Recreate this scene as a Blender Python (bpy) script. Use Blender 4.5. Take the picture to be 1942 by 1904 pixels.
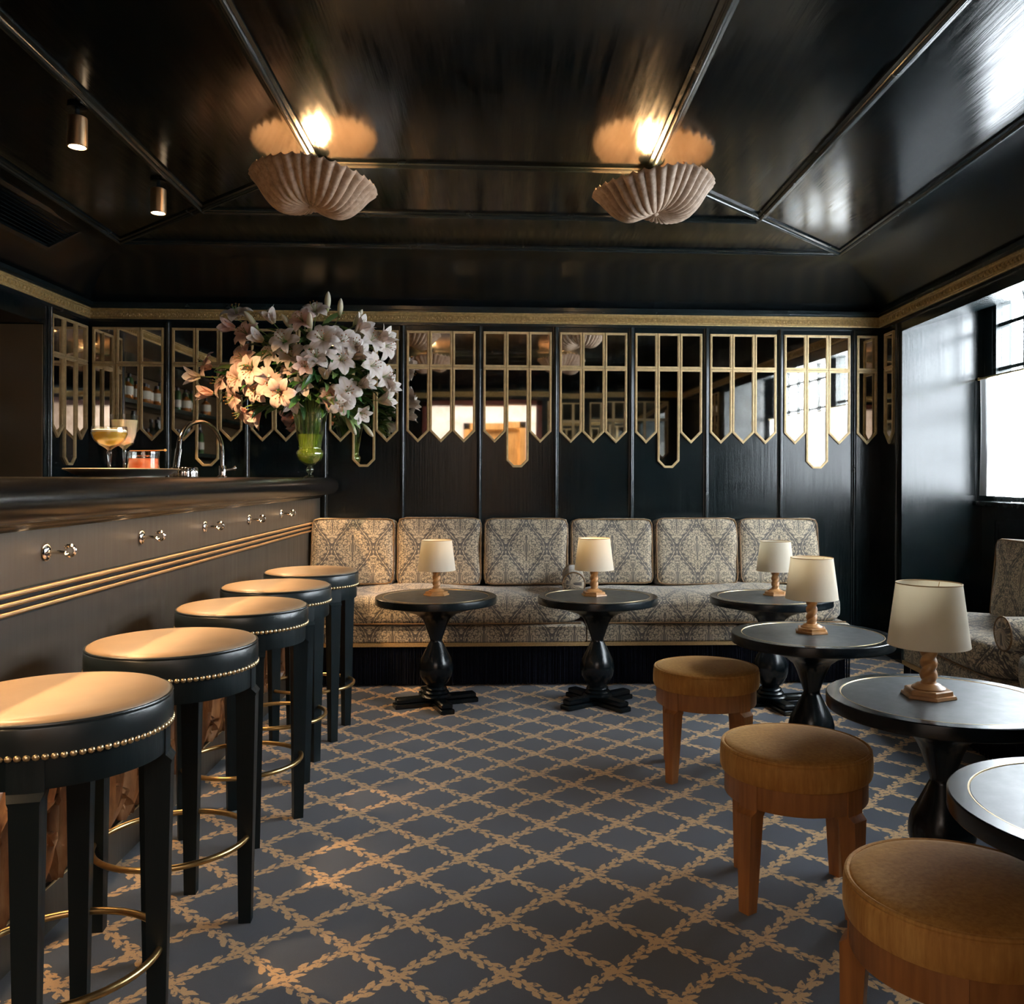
import bpy, math, random
from mathutils import Vector, Matrix
random.seed(7)
PI = math.pi
R = math.radians
scn = bpy.context.scene
for o in list(bpy.data.objects):
    bpy.data.objects.remove(o)
COL = scn.collection

# ------------------------------------------------------------------ camera
cam_d = bpy.data.cameras.new('camera')
cam = bpy.data.objects.new('camera', cam_d)
COL.objects.link(cam)
cam.location = (0, 0, 1.15)
cam.rotation_euler = (Matrix.Rotation(-math.atan(.05), 4, 'Z') @ Matrix.Rotation(PI / 2, 4, 'X') @ Matrix.Rotation(.0033, 4, 'Z')).to_euler()
cam_d.sensor_fit = 'HORIZONTAL'
cam_d.sensor_width = 36
cam_d.lens = 1680 / 1942 * 36
cam_d.shift_x = -68 / 1942
cam_d.shift_y = -46.2 / 1942
cam_d.clip_start = .02
scn.camera = cam

# ------------------------------------------------------------------ view, world, lights
scn.view_settings.view_transform = 'Standard'
scn.view_settings.look = 'None'
scn.view_settings.exposure = 0.0
scn.view_settings.gamma = 1
scn.view_settings.use_curve_mapping = False
world = bpy.data.worlds.new('overcast_sky')
scn.world = world
world.use_nodes = True
bg = world.node_tree.nodes['Background']
bg.inputs[0].default_value = (.86, .93, 1.0, 1)
bg.inputs[1].default_value = 41.0

WARM = (1.0, .62, .30)


def light(name, kind, loc, power, color, rot=(0, 0, 0), **kw):
    d = bpy.data.lights.new(name, kind)
    d.energy = power
    d.color = color
    for k, v in kw.items():
        setattr(d, k, v)
    o = bpy.data.objects.new(name, d)
    o.location = loc
    o.rotation_euler = rot
    COL.objects.link(o)
    return o


# ceiling plane falls a little toward the back
def zc(y):
    return 2.48 + .02 * (4.5 - y)


SPOT_Y = (1.79, 2.55, 3.32, 4.08, 4.84)
SPOT_X = -1.56
for y in SPOT_Y[:4]:      # bar spotlights
    light('bar_spot', 'SPOT', (SPOT_X, y, zc(y) - .155), 300 if y < 4 else 270, WARM, (0 if y < 4 else R(26), 0, 0), spot_size=R(62 if y < 4 else 78), spot_blend=.6, shadow_soft_size=.03)
SHELLS = ((-.80, 3.80), (.635, 3.80), (-.80, 1.72), (.635, 1.72))
for x, y in SHELLS:   # bulbs in the plaster shell lamps
    light('shell_bulb', 'POINT', (x, y, zc(y) - .12), 34.0, (1, .60, .27), shadow_soft_size=.055)
# the bright room behind the photographer
light('rear_room_light', 'AREA', (-.1, -2.1, 2.5), 85, (1, .86, .76), (0, 0, 0), shape='RECTANGLE', size=3.0, size_y=.7)

# warm strip under the counter overhang
light('under_counter_strip', 'AREA', (-1.108, 3.3, 1.056), 21, (1, .64, .33), (0, R(-20), 0), shape='RECTANGLE', size=.02, size_y=4.6, spread=R(140))

# ------------------------------------------------------------------ node helpers
class N:
    """tiny wrapper so shader maths reads as maths"""
    def __init__(s, nt, sock):
        s.nt, s.s = nt, sock

    def _m(s, op, *a, clamp=False):
        n = s.nt.nodes.new('ShaderNodeMath')
        n.operation = op
        n.use_clamp = clamp
        for i, v in enumerate((s,) + a):
            if isinstance(v, N):
                s.nt.links.new(v.s, n.inputs[i])
            else:
                n.inputs[i].default_value = v
        return N(s.nt, n.outputs[0])

    def __add__(s, o): return s._m('ADD', o)
    def __sub__(s, o): return s._m('SUBTRACT', o)
    def __mul__(s, o): return s._m('MULTIPLY', o)
    def __truediv__(s, o): return s._m('DIVIDE', o)
    def __rsub__(s, o): return (s * -1) + o
    def fract(s): return s._m('FRACT')
    def abs(s): return s._m('ABSOLUTE')
    def cos(s): return s._m('COSINE')
    def sin(s): return s._m('SINE')
    def sqrt(s): return s._m('SQRT')
    def lt(s, o): return s._m('LESS_THAN', o)
    def gt(s, o): return s._m('GREATER_THAN', o)
    def max(s, o): return s._m('MAXIMUM', o)
    def min(s, o): return s._m('MINIMUM', o)
    def below(s, edge, soft):     # smooth 1 below edge
        return ((s * -1 + edge) / soft + .5)._m('ADD', 0.0, clamp=True)


def new_mat(name):
    m = bpy.data.materials.new(name)
    m.use_nodes = True
    nt = m.node_tree
    return m, nt, nt.nodes['Principled BSDF']


def setp(b, **kw):
    for k, v in kw.items():
        k = {'base': 'Base Color', 'rough': 'Roughness', 'metal': 'Metallic', 'coat': 'Coat Weight', 'coat_rough': 'Coat Roughness', 'spec': 'Specular IOR Level',
             'trans': 'Transmission Weight', 'ior': 'IOR', 'sheen': 'Sheen Weight', 'sheen_rough': 'Sheen Roughness', 'sss': 'Subsurface Weight', 'emit': 'Emission Color', 'emit_s': 'Emission Strength', 'alpha': 'Alpha'}[k]
        if isinstance(v, tuple) and len(v) == 3:
            v = v + (1,)
        b.inputs[k].default_value = v


def coords(nt, kind='Object'):
    return nt.nodes.new('ShaderNodeTexCoord').outputs[kind]


def noise(nt, vec, scale=5, detail=3, rough=.5, stretch=None):
    if stretch:
        mp = nt.nodes.new('ShaderNodeMapping')
        mp.inputs['Scale'].default_value = stretch
        nt.links.new(vec, mp.inputs[0])
        vec = mp.outputs[0]
    n = nt.nodes.new('ShaderNodeTexNoise')
    n.inputs['Scale'].default_value = scale
    n.inputs['Detail'].default_value = detail
    n.inputs['Roughness'].default_value = rough
    nt.links.new(vec, n.inputs['Vector'])
    return n.outputs['Fac']


def ramp(nt, fac, stops):
    r = nt.nodes.new('ShaderNodeValToRGB')
    el = r.color_ramp.elements
    while len(el) < len(stops):
        el.new(.5)
    for e, (p, c) in zip(el, stops):
        e.position = p
        e.color = c + (1,) if len(c) == 3 else c
    nt.links.new(fac, r.inputs[0])
    return r.outputs[0]


def bump(nt, b, h, strength=.2, dist=.01):
    n = nt.nodes.new('ShaderNodeBump')
    n.inputs['Strength'].default_value = strength
    n.inputs['Distance'].default_value = dist
    nt.links.new(h, n.inputs['Height'])
    nt.links.new(n.outputs[0], b.inputs['Normal'])
    return n


def mixc(nt, fac, a, b):
    n = nt.nodes.new('ShaderNodeMix')
    n.data_type = 'RGBA'
    L = nt.links
    (L.new(fac, n.inputs[0]) if not isinstance(fac, float) else setattr(n.inputs[0], 'default_value', fac))
    for i, c in ((6, a), (7, b)):
        if isinstance(c, tuple):
            n.inputs[i].default_value = c + (1,)
        else:
            L.new(c, n.inputs[i])
    return n.outputs[2]


def lacquer(name, col, rough, stretch, bstr=.12, var=.1, spec=.5):
    m, nt, b = new_mat(name)
    setp(b, base=col, spec=spec)
    v = coords(nt)
    f = noise(nt, v, 1, 4, .65, stretch)
    r = ramp(nt, f, ((.3, (rough - var * .5,) * 3), (.75, (rough + var,) * 3)))
    nt.links.new(r, b.inputs['Roughness'])
    bump(nt, b, f, bstr, .004)
    return m


def plain(name, col, rough=.5, metal=0., nscale=30, nvar=.12, bstr=.05, stretch=None, **kw):
    m, nt, b = new_mat(name)
    setp(b, rough=rough, metal=metal, **kw)
    v = coords(nt)
    f = noise(nt, v, nscale, 3, .5, stretch)
    lo = tuple(c * (1 - nvar) for c in col)
    hi = tuple(min(1, c * (1 + nvar)) for c in col)
    nt.links.new(ramp(nt, f, ((.3, lo), (.7, hi))), b.inputs['Base Color'])
    if bstr:
        bump(nt, b, f, bstr, .003)
    return m


M = {}
DARK = (.0035, .007, .0078)
M['wall'] = lacquer('dark_green_lacquer_wall', DARK, .18, (60, 60, 2.2), .14, .10, .36)
M['panel'] = lacquer('dark_green_lacquer_reveal', DARK, .20, (60, 60, 3), .08, .05, .6)
M['ceil'] = lacquer('black_lacquer_ceiling', (.002, .003, .0034), .145, (42, 2.0, 42), .12, .09, .33)
M['cove'] = lacquer('black_lacquer_cove', (.003, .0045, .005), .27, (9, 9, 9), .0, .0, .3)
M['trimdark'] = lacquer('dark_moulding_lacquer', (.008, .013, .014), .2, (12, 12, 12), .06)
M['woodblack'] = lacquer('blue_black_stained_wood', (.004, .0095, .0115), .42, (30, 30, 4), .25, .12, .28)
M['tableblack'] = lacquer('black_table_lacquer', (.004, .007, .009), .24, (6, 6, 6), .0, .02, .4)
M['tabletop'] = lacquer('slate_table_top', (.036, .042, .044), .38, (25, 25, 25), .02, .06, .8)
M['counter'] = lacquer('black_counter_wood', (.010, .009, .008), .24, (6, 6, 6), .0, .0, .35)
M['barfront'] = lacquer('bar_front_leather', (.050, .041, .031), .42, (40, 40, 2), .10, .1)
M['gilt'] = plain('gilt_paint', (.42, .29, .12), .45, .35, 60, .25, .15)
M['giltframe'] = plain('gilt_frame_paint', (.56, .41, .21), .42, .3, 40, .15, .08)
M['brass'] = plain('aged_brass', (.62, .42, .18), .28, 1., 40, .15, .04)
M['brassbar'] = plain('copper_brass_rail', (.78, .53, .31), .36, 1., 20, .05, 0)
M['steel'] = plain('chrome', (.80, .76, .72), .12, 1., 30, .05, 0)
M['silver'] = plain('satin_silver', (.72, .66, .56), .36, 1., 30, .08, 0)
M['tan'] = plain('tan_leather', (.40, .275, .165), .36, 0, 6, .12, .25)
M['blackleather'] = plain('black_leather', (.014, .020, .022), .30, 0, 9, .2, .25)
M['nail'] = plain('antique_brass_nail', (.70, .53, .30), .32, .9, 60, .1, 0)
M['velvetwood'] = plain('cherry_stained_beech', (.30, .115, .030), .38, 0, 1, .25, .08, (60, 60, 5))
M['lampwood'] = plain('turned_pine', (.40, .20, .075), .34, 0, 1, .25, .05, (25, 25, 60))
M['fringe'] = plain('navy_fringe', (.003, .0045, .011), .8, 0, 50, .4, 0, spec=.15)
M['braid'] = plain('gold_braid', (.42, .27, .115), .7, 0, 200, .25, .2)
M['piping'] = plain('bronze_piping', (.20, .11, .045), .6, 0, 90, .2, .1)
M['white'] = plain('white_wall_paint', (.80, .76, .73), .6, 0, 3, .03, 0)
M['ochre'] = plain('ochre_painted_wood', (.50, .27, .08), .45, 0, 2, .2, .05, (30, 30, 3))
M['lintel'] = plain('oxblood_lintel', (.12, .02, .012), .4, 0, 4, .1, 0)
M['curtain_rod'] = M['brass']
M['windowpaint'] = lacquer('dark_window_joinery', (.012, .016, .016), .25, (20, 20, 20), .05)
M['stemg'] = plain('lily_stem_green', (.20, .30, .09), .5, 0, 20, .25, 0)
M['bottle_dark'] = plain('dark_bottle_glass', (.010, .016, .008), .08, 0, 3, .1, 0)
M['labelpaper'] = plain('paper_label', (.72, .66, .55), .6, 0, 12, .06, 0)
M['capfoil'] = plain('dark_cap', (.03, .02, .02), .35, 0, 12, .1, 0)
M['shelf'] = lacquer('dark_shelf_lacquer', (.010, .022, .018), .3, (10, 3, 10), .05)
M['backbar'] = lacquer('bronze_and_reflection_panel', (.10, .062, .030), .34, (14, 3, 30), .15, .12)  # also paints the warm reflection on the recess end


def velvet():
    m, nt, b = new_mat('mustard_velvet')
    v = coords(nt)
    f = noise(nt, v, 4, 5, .6)
    f2 = noise(nt, v, 1, 3, .6, (90, 90, 12))
    c = ramp(nt, f, ((.35, (.50, .23, .045)), (.62, (.74, .41, .11))))
    c = mixc(nt, f2, c, (.24, .08, .014))
    nt.links.new(c, b.inputs['Base Color'])
    setp(b, rough=.75, sheen=.45, sheen_rough=.3, spec=.25)
    b.inputs['Sheen Tint'].default_value = (1, .72, .38, 1)
    bump(nt, b, f2, .25, .003)
    return m


M['velvet'] = velvet()


def mirror():
    m, nt, b = new_mat('antiqued_mirror')
    f = noise(nt, coords(nt), 9, 5, .6)
    nt.links.new(ramp(nt, f, ((.30, (.62, .58, .52)), (.55, (.78, .76, .72)))), b.inputs['Base Color'])
    setp(b, metal=1., rough=.025)
    return m


M['mirror'] = mirror()


def glass(name, tint, rough=0.0, ior=1.45, base_t=.0):
    """thin clear glass: mostly lets light through, reflects by fresnel"""
    m, nt, b = new_mat(name)
    nt.nodes.remove(b)
    out = nt.nodes['Material Output']
    tr = nt.nodes.new('ShaderNodeBsdfTransparent')
    tr.inputs[0].default_value = tint + (1,)
    gl = nt.nodes.new('ShaderNodeBsdfGlossy')
    gl.inputs['Roughness'].default_value = .03
    gl.inputs['Color'].default_value = (1, 1, 1, 1)
    fr = nt.nodes.new('ShaderNodeFresnel')
    ge = nt.nodes.new('ShaderNodeNewGeometry')
    bf = N(nt, ge.outputs['Backfacing'])
    nt.links.new((bf * (1 / ior - ior) + ior).s, fr.inputs[0])
    mx = nt.nodes.new('ShaderNodeMixShader')
    f = N(nt, fr.outputs[0]) + base_t
    nt.links.new(f.s, mx.inputs[0])
    nt.links.new(tr.outputs[0], mx.inputs[1])
    nt.links.new(gl.outputs[0], mx.inputs[2])
    nt.links.new(mx.outputs[0], out.inputs[0])
    return m


M['glass'] = glass('clear_glass', (.96, .97, .95), base_t=.06)
M['vaseglass'] = glass('green_vase_glass', (.86, .93, .74), base_t=.10)
M['windowglass'] = glass('window_glass', (.97, .98, .98), base_t=.0)


def liquid(name, col, alpha):
    m, nt, b = new_mat(name)
    setp(b, base=col, rough=.08, sss=.3, alpha=alpha)
    b.inputs['Subsurface Radius'].default_value = (.02, .01, .004)
    b.inputs['Transmission Weight'].default_value = .12
    f = noise(nt, coords(nt), 25, 2)
    nt.links.new(ramp(nt, f, ((.3, tuple(c * .9 for c in col)), (.7, col))), b.inputs['Base Color'])
    return m


M['yellowdrink'] = liquid('yellow_cocktail', (.95, .62, .10), 1)
M['whitedrink'] = liquid('cloudy_white_cocktail', (.92, .82, .62), 1)
M['reddrink'] = liquid('coral_cocktail', (.90, .24, .12), 1)
M['foam'] = plain('pale_foam', (.90, .86, .74), .6, 0, 40, .05, 0)
M['vasewater'] = glass('vase_water', (.88, .93, .52), base_t=.03)
_nt = M['vasewater'].node_tree
_df = _nt.nodes.new('ShaderNodeBsdfDiffuse')
_df.inputs[0].default_value = (.62, .66, .16, 1)
_mx = _nt.nodes.new('ShaderNodeMixShader')
_mx.inputs[0].default_value = .28
_o = _nt.nodes['Material Output']
_nt.links.new(_o.inputs[0].links[0].from_socket, _mx.inputs[1])
_nt.links.new(_df.outputs[0], _mx.inputs[2])
_nt.links.new(_mx.outputs[0], _o.inputs[0])


def thin_cloth(name, col, tcol, fac, wscale=400):
    m, nt, b = new_mat(name)
    v = coords(nt)
    f = noise(nt, v, 5, 4)
    nt.links.new(ramp(nt, f, ((.3, tuple(c * .95 for c in col)), (.7, col))), b.inputs['Base Color'])
    setp(b, rough=.8, spec=.2)
    tl = nt.nodes.new('ShaderNodeBsdfTranslucent')
    tl.inputs[0].default_value = tcol + (1,)
    mx = nt.nodes.new('ShaderNodeMixShader')
    mx.inputs[0].default_value = fac
    out = nt.nodes['Material Output']
    nt.links.new(b.outputs[0], mx.inputs[1])
    nt.links.new(tl.outputs[0], mx.inputs[2])
    nt.links.new(mx.outputs[0], out.inputs[0])
    return m


M['curtain'] = thin_cloth('white_cafe_linen', (.86, .86, .86), (.97, .97, .97), .8)
M['shade'] = thin_cloth('cream_paper_shade', (.95, .90, .80), (.97, .90, .74), .45)
M['shaderim'] = plain('shade_edge_tape', (.46, .30, .15), .7, 0, 20, .1, 0)


def carpet():
    m, nt, b = new_mat('trellis_carpet')
    co = coords(nt)
    # small wobble of the pattern, as woven
    nz = nt.nodes.new('ShaderNodeTexNoise')
    nz.inputs['Scale'].default_value = 60
    nt.links.new(co, nz.inputs['Vector'])
    sp = nt.nodes.new('ShaderNodeSeparateXYZ')
    nt.links.new(co, sp.inputs[0])
    sn = nt.nodes.new('ShaderNodeSeparateColor')
    nt.links.new(nz.outputs['Color'], sn.inputs[0])
    x = N(nt, sp.outputs[0]) + (N(nt, sn.outputs[0]) - .5) * .012
    y = N(nt, sp.outputs[1]) + (N(nt, sn.outputs[1]) - .5) * .012
    px = (x - .008) / .2545
    py = (y - 2.055) / .2518
    a = px + py
    c = px - py

    def garland(s, q, seed):
        d = (q + .5).fract() - .5         # signed distance from the vine
        mask = (d.abs() + ((s * 12.566).sin() * .006)).below(.016, .012)
        for sgn, ph in ((1, 0.0), (-1, .5)):
            for k, (off, ang, la, wb) in enumerate(((.064, .42, .125, .050), (.044, -.1, .070, .036))):
                t = ((s * 3 + (ph + k * .42 + seed)).fract() - .5) * (1 / 3)
                dy = d * sgn - off
                ca, sa = math.cos(ang), math.sin(ang)
                X = t * ca + dy * sa
                Y = dy * ca - t * sa
                # pointed leaf: |Y|/wb + (X/la)^2 < 1
                e = (Y.abs() / wb) + (X / la) * (X / la) * 1.0
                mask = mask.max(e.below(.95, .18))
        return mask
    g = garland(a, c, 0.0).max(garland(c, a, .21))
    # rosette on each crossing
    da = (a + .5).fract() - .5
    dc = (c + .5).fract() - .5
    rr = (da * da + dc * dc).sqrt()
    g = g.max(rr.below(.085, .02))
    # gaps inside the sprig so that it reads as separate leaves
    cut = N(nt, noise(nt, co, 75, 2, .6)).below(.40, .03)
    g = g * (cut * -.75 + 1)
    fine = noise(nt, co, 700, 2)
    broad = noise(nt, co, 2.2, 3)
    base = ramp(nt, broad, ((.3, (.050, .062, .082)), (.7, (.068, .082, .104))))
    base = mixc(nt, fine, base, (.035, .045, .062))
    leaf = ramp(nt, fine, ((.3, (.50, .30, .135)), (.7, (.66, .43, .20))))
    nt.links.new(mixc(nt, g.s, base, leaf), b.inputs['Base Color'])
    setp(b, rough=.95, spec=.15, sheen=.25)
    bump(nt, b, fine, .5, .004)
    return m


M['carpet'] = carpet()


def damask():
    m, nt, b = new_mat('ogee_damask')
    co = nt.nodes.new('ShaderNodeUVMap').outputs[0]
    sp = nt.nodes.new('ShaderNodeSeparateXYZ')
    nt.links.new(co, sp.inputs[0])
    u = N(nt, sp.outputs[0]) / .25
    v = N(nt, sp.outputs[1]) / .36
    um = ((u + .5).fract() - .5).abs()            # mirrored 0..0.5
    vf = v.fract()
    d = um - ((vf * (2 * PI)).cos() * .19 + .25)
    rib = (d.abs() - .030).abs().below(.013, .008)          # double ribbon line
    teeth = d.abs().below(.085, .01) * (vf * 75.).sin().below(-.1, .6) * d.abs().gt(.045)
    cmb = nt.nodes.new('ShaderNodeCombineXYZ')
    nt.links.new(um.s, cmb.inputs[0])
    nt.links.new((vf * 1.44).s, cmb.inputs[1])
    n1 = N(nt, noise(nt, cmb.outputs[0], 13, 2, .5))
    n2 = N(nt, noise(nt, cmb.outputs[0], 26, 3, .6))
    scroll = (n1 - .5).abs().below(.028, .02)
    blobs = n2.gt(.56)
    # urns in the middle of every ogee
    iu = um.min((um - .5).abs())
    inside = d.gt(0.0)
    vv = vf - .5
    va = vv * inside
    wv = ((vf + .5).fract() - .5) * (inside * -1 + 1) + va
    urn = ((iu * iu) / .010 + (wv * wv) / .0042).sqrt()
    urnm = urn.below(1., .1)
    stripe = (iu * 160.).sin().below(.0, .6)
    stem = iu.below(.012, .01) * wv.abs().below(.22, .02)
    pat = rib.max(teeth).max(scroll * .9).max(blobs * .8)
    pat = pat * (urnm * -1 + 1) + urnm * stripe * .9
    pat = pat.max(stem)
    fine = N(nt, noise(nt, co, 500, 2))
    pat = pat * (fine * .5 + .72)
    col = mixc(nt, pat._m('MINIMUM', .92).s, (.56, .46, .32), (.052, .052, .058))
    nt.links.new(col, b.inputs['Base Color'])
    setp(b, rough=.65, spec=.25, sheen=.25)
    bump(nt, b, fine.s, .15, .002)
    return m


M['damask'] = damask()


def shellmat():
    m, nt, b = new_mat('mottled_plaster_shell')
    co = coords(nt)
    f = noise(nt, co, 38, 5, .7)
    f2 = noise(nt, co, 9, 3)
    c = ramp(nt, f, ((.34, (.20, .12, .075)), (.55, (.50, .36, .26)), (.8, (.66, .52, .40))))
    c = mixc(nt, f2, c, (.38, .27, .19))
    nt.links.new(c, b.inputs['Base Color'])
    setp(b, rough=.6)
    bump(nt, b, f, .2, .004)
    return m


M['shell'] = shellmat()


def carved():
    m, nt, b = new_mat('carved_walnut')
    co = coords(nt)
    f = noise(nt, co, 1, 5, .6, (40, 30, 7))
    c = ramp(nt, f, ((.3, (.10, .035, .012)), (.5, (.28, .12, .042)), (.72, (.46, .23, .10))))
    oi = nt.nodes.new('ShaderNodeObjectInfo').outputs['Random']
    c = mixc(nt, (N(nt, oi) * .55).s, c, (.15, .060, .024))
    nt.links.new(c, b.inputs['Base Color'])
    setp(b, rough=.36, coat=.3, coat_rough=.2)
    bump(nt, b, f, .25, .004)
    return m


M['carved'] = carved()
M['carveddark'] = plain('dark_walnut_ground', (.055, .022, .010), .4, 0, 20, .4, .2)


def petalmat(name, c1, c2, c3):
    m, nt, b = new_mat(name)
    uv = nt.nodes.new('ShaderNodeUVMap').outputs[0]
    sp = nt.nodes.new('ShaderNodeSeparateXYZ')
    nt.links.new(uv, sp.inputs[0])
    c = ramp(nt, sp.outputs[1], ((.0, c1), (.4, c2), (1., c3)))
    mid = (N(nt, sp.outputs[0]) - .5).abs().below(.05, .12) * .5
    c = mixc(nt, mid.s, c, tuple(x * .85 for x in c1))
    nt.links.new(c, b.inputs['Base Color'])
    setp(b, rough=.55, sss=.0, spec=.3)
    tl = nt.nodes.new('ShaderNodeBsdfTranslucent')
    nt.links.new(c, tl.inputs[0])
    mx = nt.nodes.new('ShaderNodeMixShader')
    mx.inputs[0].default_value = .25
    nt.links.new(b.outputs[0], mx.inputs[1])
    nt.links.new(tl.outputs[0], mx.inputs[2])
    nt.links.new(mx.outputs[0], nt.nodes['Material Output'].inputs[0])
    return m


M['petal_white'] = petalmat('white_lily_petal', (.80, .72, .50), (.92, .80, .75), (.96, .92, .88))
M['petal_pink'] = petalmat('pink_lily_petal', (.82, .55, .42), (.90, .60, .52), (.95, .82, .76))
M['budmat'] = petalmat('lily_bud', (.42, .50, .20), (.78, .72, .50), (.88, .80, .66))
M['anther'] = plain('rust_anther', (.30, .10, .02), .7, 0, 30, .1, 0)


def leafmat():
    m, nt, b = new_mat('lily_leaf')
    oi = nt.nodes.new('ShaderNodeObjectInfo').outputs['Random']
    c = ramp(nt, oi, ((.0, (.020, .085, .022)), (.6, (.065, .16, .040)), (1., (.20, .28, .09))))
    nt.links.new(c, b.inputs['Base Color'])
    setp(b, rough=.38, spec=.4)
    return m


M['leaf'] = leafmat()


def emitter(name, col, s):
    m, nt, b = new_mat(name)
    setp(b, base=(0, 0, 0), emit=col, emit_s=s)
    return m


M['bulb'] = emitter('warm_bulb', (1, .62, .28), 12)
M['spotlens'] = emitter('spot_lens', (1, .78, .52), 30)
M['dimbulb'] = emitter('dim_bulb', (1, .70, .36), 4)


# ------------------------------------------------------------------ mesh helpers
class MB:
    def __init__(s):
        s.v, s.f, s.uv = [], [], None

    def add(s, vs, fs):
        n = len(s.v)
        s.v += [tuple(p) for p in vs]
        s.f += [tuple(i + n for i in f) for f in fs]
        return s

    def box(s, x0, x1, y0, y1, z0, z1, T=None, bev=0):
        if bev:
            b = bev
            vs, rings = [], []
            for z, i in ((z0, b), (z0 + b, 0), (z1 - b, 0), (z1, b)):
                X0, X1, Y0, Y1 = x0 + i, x1 - i, y0 + i, y1 - i
                c = b * .6
                rings.append([(X0 + c, Y0, z), (X1 - c, Y0, z), (X1, Y0 + c, z), (X1, Y1 - c, z), (X1 - c, Y1, z), (X0 + c, Y1, z), (X0, Y1 - c, z), (X0, Y0 + c, z)])
            vs = [p for r in rings for p in r]
            fs = [tuple(range(7, -1, -1)), tuple(range(24, 32))]
            for k in range(3):
                for i in range(8):
                    j = (i + 1) % 8
                    fs.append((k * 8 + i, k * 8 + j, k * 8 + 8 + j, k * 8 + 8 + i))
        else:
            vs = [(x, y, z) for z in (z0, z1) for x, y in ((x0, y0), (x1, y0), (x1, y1), (x0, y1))]
            fs = [(3, 2, 1, 0), (4, 5, 6, 7), (0, 1, 5, 4), (1, 2, 6, 5), (2, 3, 7, 6), (3, 0, 4, 7)]
        if T:
            vs = [T(*p) for p in vs]
        return s.add(vs, fs)

    def lathe(s, prof, n=32, c=(0, 0, 0), mod=None, close=True):
        vs, fs = [], []
        m = len(prof)
        for i in range(n):
            a = 2 * PI * i / n
            for k, (r, z) in enumerate(prof):
                rr = r * (mod(a, k) if mod else 1)
                vs.append((c[0] + rr * math.cos(a), c[1] + rr * math.sin(a), c[2] + z))
        for i in range(n):
            j = (i + 1) % n
            for k in range(m - 1):
                if prof[k][0] < 1e-6 and prof[k + 1][0] < 1e-6:
                    continue
                fs.append((i * m + k, j * m + k, j * m + k + 1, i * m + k + 1))
        s.add(vs, fs)
        if close:
            n0 = len(s.v) - len(vs)
            if prof[0][0] > 1e-6:
                s.f.append(tuple(n0 + i * m for i in range(n - 1, -1, -1)))
            if prof[-1][0] > 1e-6:
                s.f.append(tuple(n0 + i * m + m - 1 for i in range(n)))
        return s

    def tube(s, pts, r, n=8, closed=False, caps=True, rad=None):
        pts = [Vector(p) for p in pts]
        m = len(pts)
        rings = []
        up = None
        for i, p in enumerate(pts):
            if closed:
                t = (pts[(i + 1) % m] - pts[i - 1]).normalized()
            else:
                t = (pts[min(i + 1, m - 1)] - pts[max(i - 1, 0)]).normalized()
            if up is None:
                up = Vector((0, 0, 1)) if abs(t.z) < .9 else Vector((1, 0, 0))
            u = (up - t * up.dot(t)).normalized()
            w = t.cross(u)
            up = u
            rr = rad[i] if rad else r
            rings.append([p + (u * math.cos(2 * PI * k / n) + w * math.sin(2 * PI * k / n)) * rr for k in range(n)])
        vs = [q for rg in rings for q in rg]
        fs = []
        for i in range(m if closed else m - 1):
            j = (i + 1) % m
            for k in range(n):
                l = (k + 1) % n
                fs.append((i * n + k, i * n + l, j * n + l, j * n + k))
        if not closed and caps:
            fs += [tuple(range(n - 1, -1, -1)), tuple((m - 1) * n + k for k in range(n))]
        return s.add(vs, fs)

    def prism(s, poly, depth0, depth1, T):
        """poly in 2D (a,b); T(a,b,d) -> world"""
        n = len(poly)
        vs = [T(a, b, depth0) for a, b in poly] + [T(a, b, depth1) for a, b in poly]
        fs = [tuple(range(n - 1, -1, -1)), tuple(range(n, 2 * n))] + [(i, (i + 1) % n, n + (i + 1) % n, n + i) for i in range(n)]
        return s.add(vs, fs)

    def ring(s, outer, inner, d0, d1, T):
        n = len(outer)
        vs = [T(a, b, d0) for a, b in outer] + [T(a, b, d1) for a, b in outer] + [T(a, b, d1) for a, b in inner] + [T(a, b, d0) for a, b in inner]
        fs = []
        for i in range(n):
            j = (i + 1) % n
            for k in range(4):
                l = (k + 1) % 4
                fs.append((k * n + i, k * n + j, l * n + j, l * n + i))
        return s.add(vs, fs)

    def ball(s, c, r, n=8, m=5, half=False, ax=None):
        vs, fs = [], []
        for k in range(m + 1):
            t = PI * k / m * (.5 if half else 1)
            for i in range(n):
                a = 2 * PI * i / n
                vs.append((c[0] + r[0] * math.sin(t) * math.cos(a), c[1] + r[1] * math.sin(t) * math.sin(a), c[2] + r[2] * math.cos(t)))
        for k in range(m):
            for i in range(n):
                j = (i + 1) % n
                fs.append((k * n + i, (k + 1) * n + i, (k + 1) * n + j, k * n + j))
        return s.add(vs, fs)

    def mesh(s, name, mat, smooth=True, angle=38, uvf=None):
        me = bpy.data.meshes.new(name)
        me.from_pydata(s.v, [], s.f)
        me.validate()
        me.materials.append(mat)
        if uvf or s.uv:
            ul = me.uv_layers.new(name='UVMap')
            for lp in me.loops:
                ul.data[lp.index].uv = uvf(s.v[lp.vertex_index]) if uvf else s.uv[lp.vertex_index]
        import bmesh
        bm = bmesh.new()
        bm.from_mesh(me)
        bmesh.ops.recalc_face_normals(bm, faces=bm.faces)
        bm.to_mesh(me)
        bm.free()
        if smooth:
            me.shade_smooth()
            me.set_sharp_from_angle(angle=R(angle))
        me.update()
        return me

    def build(s, name, mat, parent=None, smooth=True, angle=38, uvf=None, loc=None):
        me = s.mesh(name, mat, smooth, angle, uvf)
        return link(name, me, parent, loc)


def link(name, me, parent=None, loc=None, rot=None):
    o = bpy.data.objects.new(name, me)
    COL.objects.link(o)
    if parent:
        o.parent = parent
    if loc is not None:
        o.location = loc
    if rot is not None:
        o.rotation_euler = rot
    return o


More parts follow.
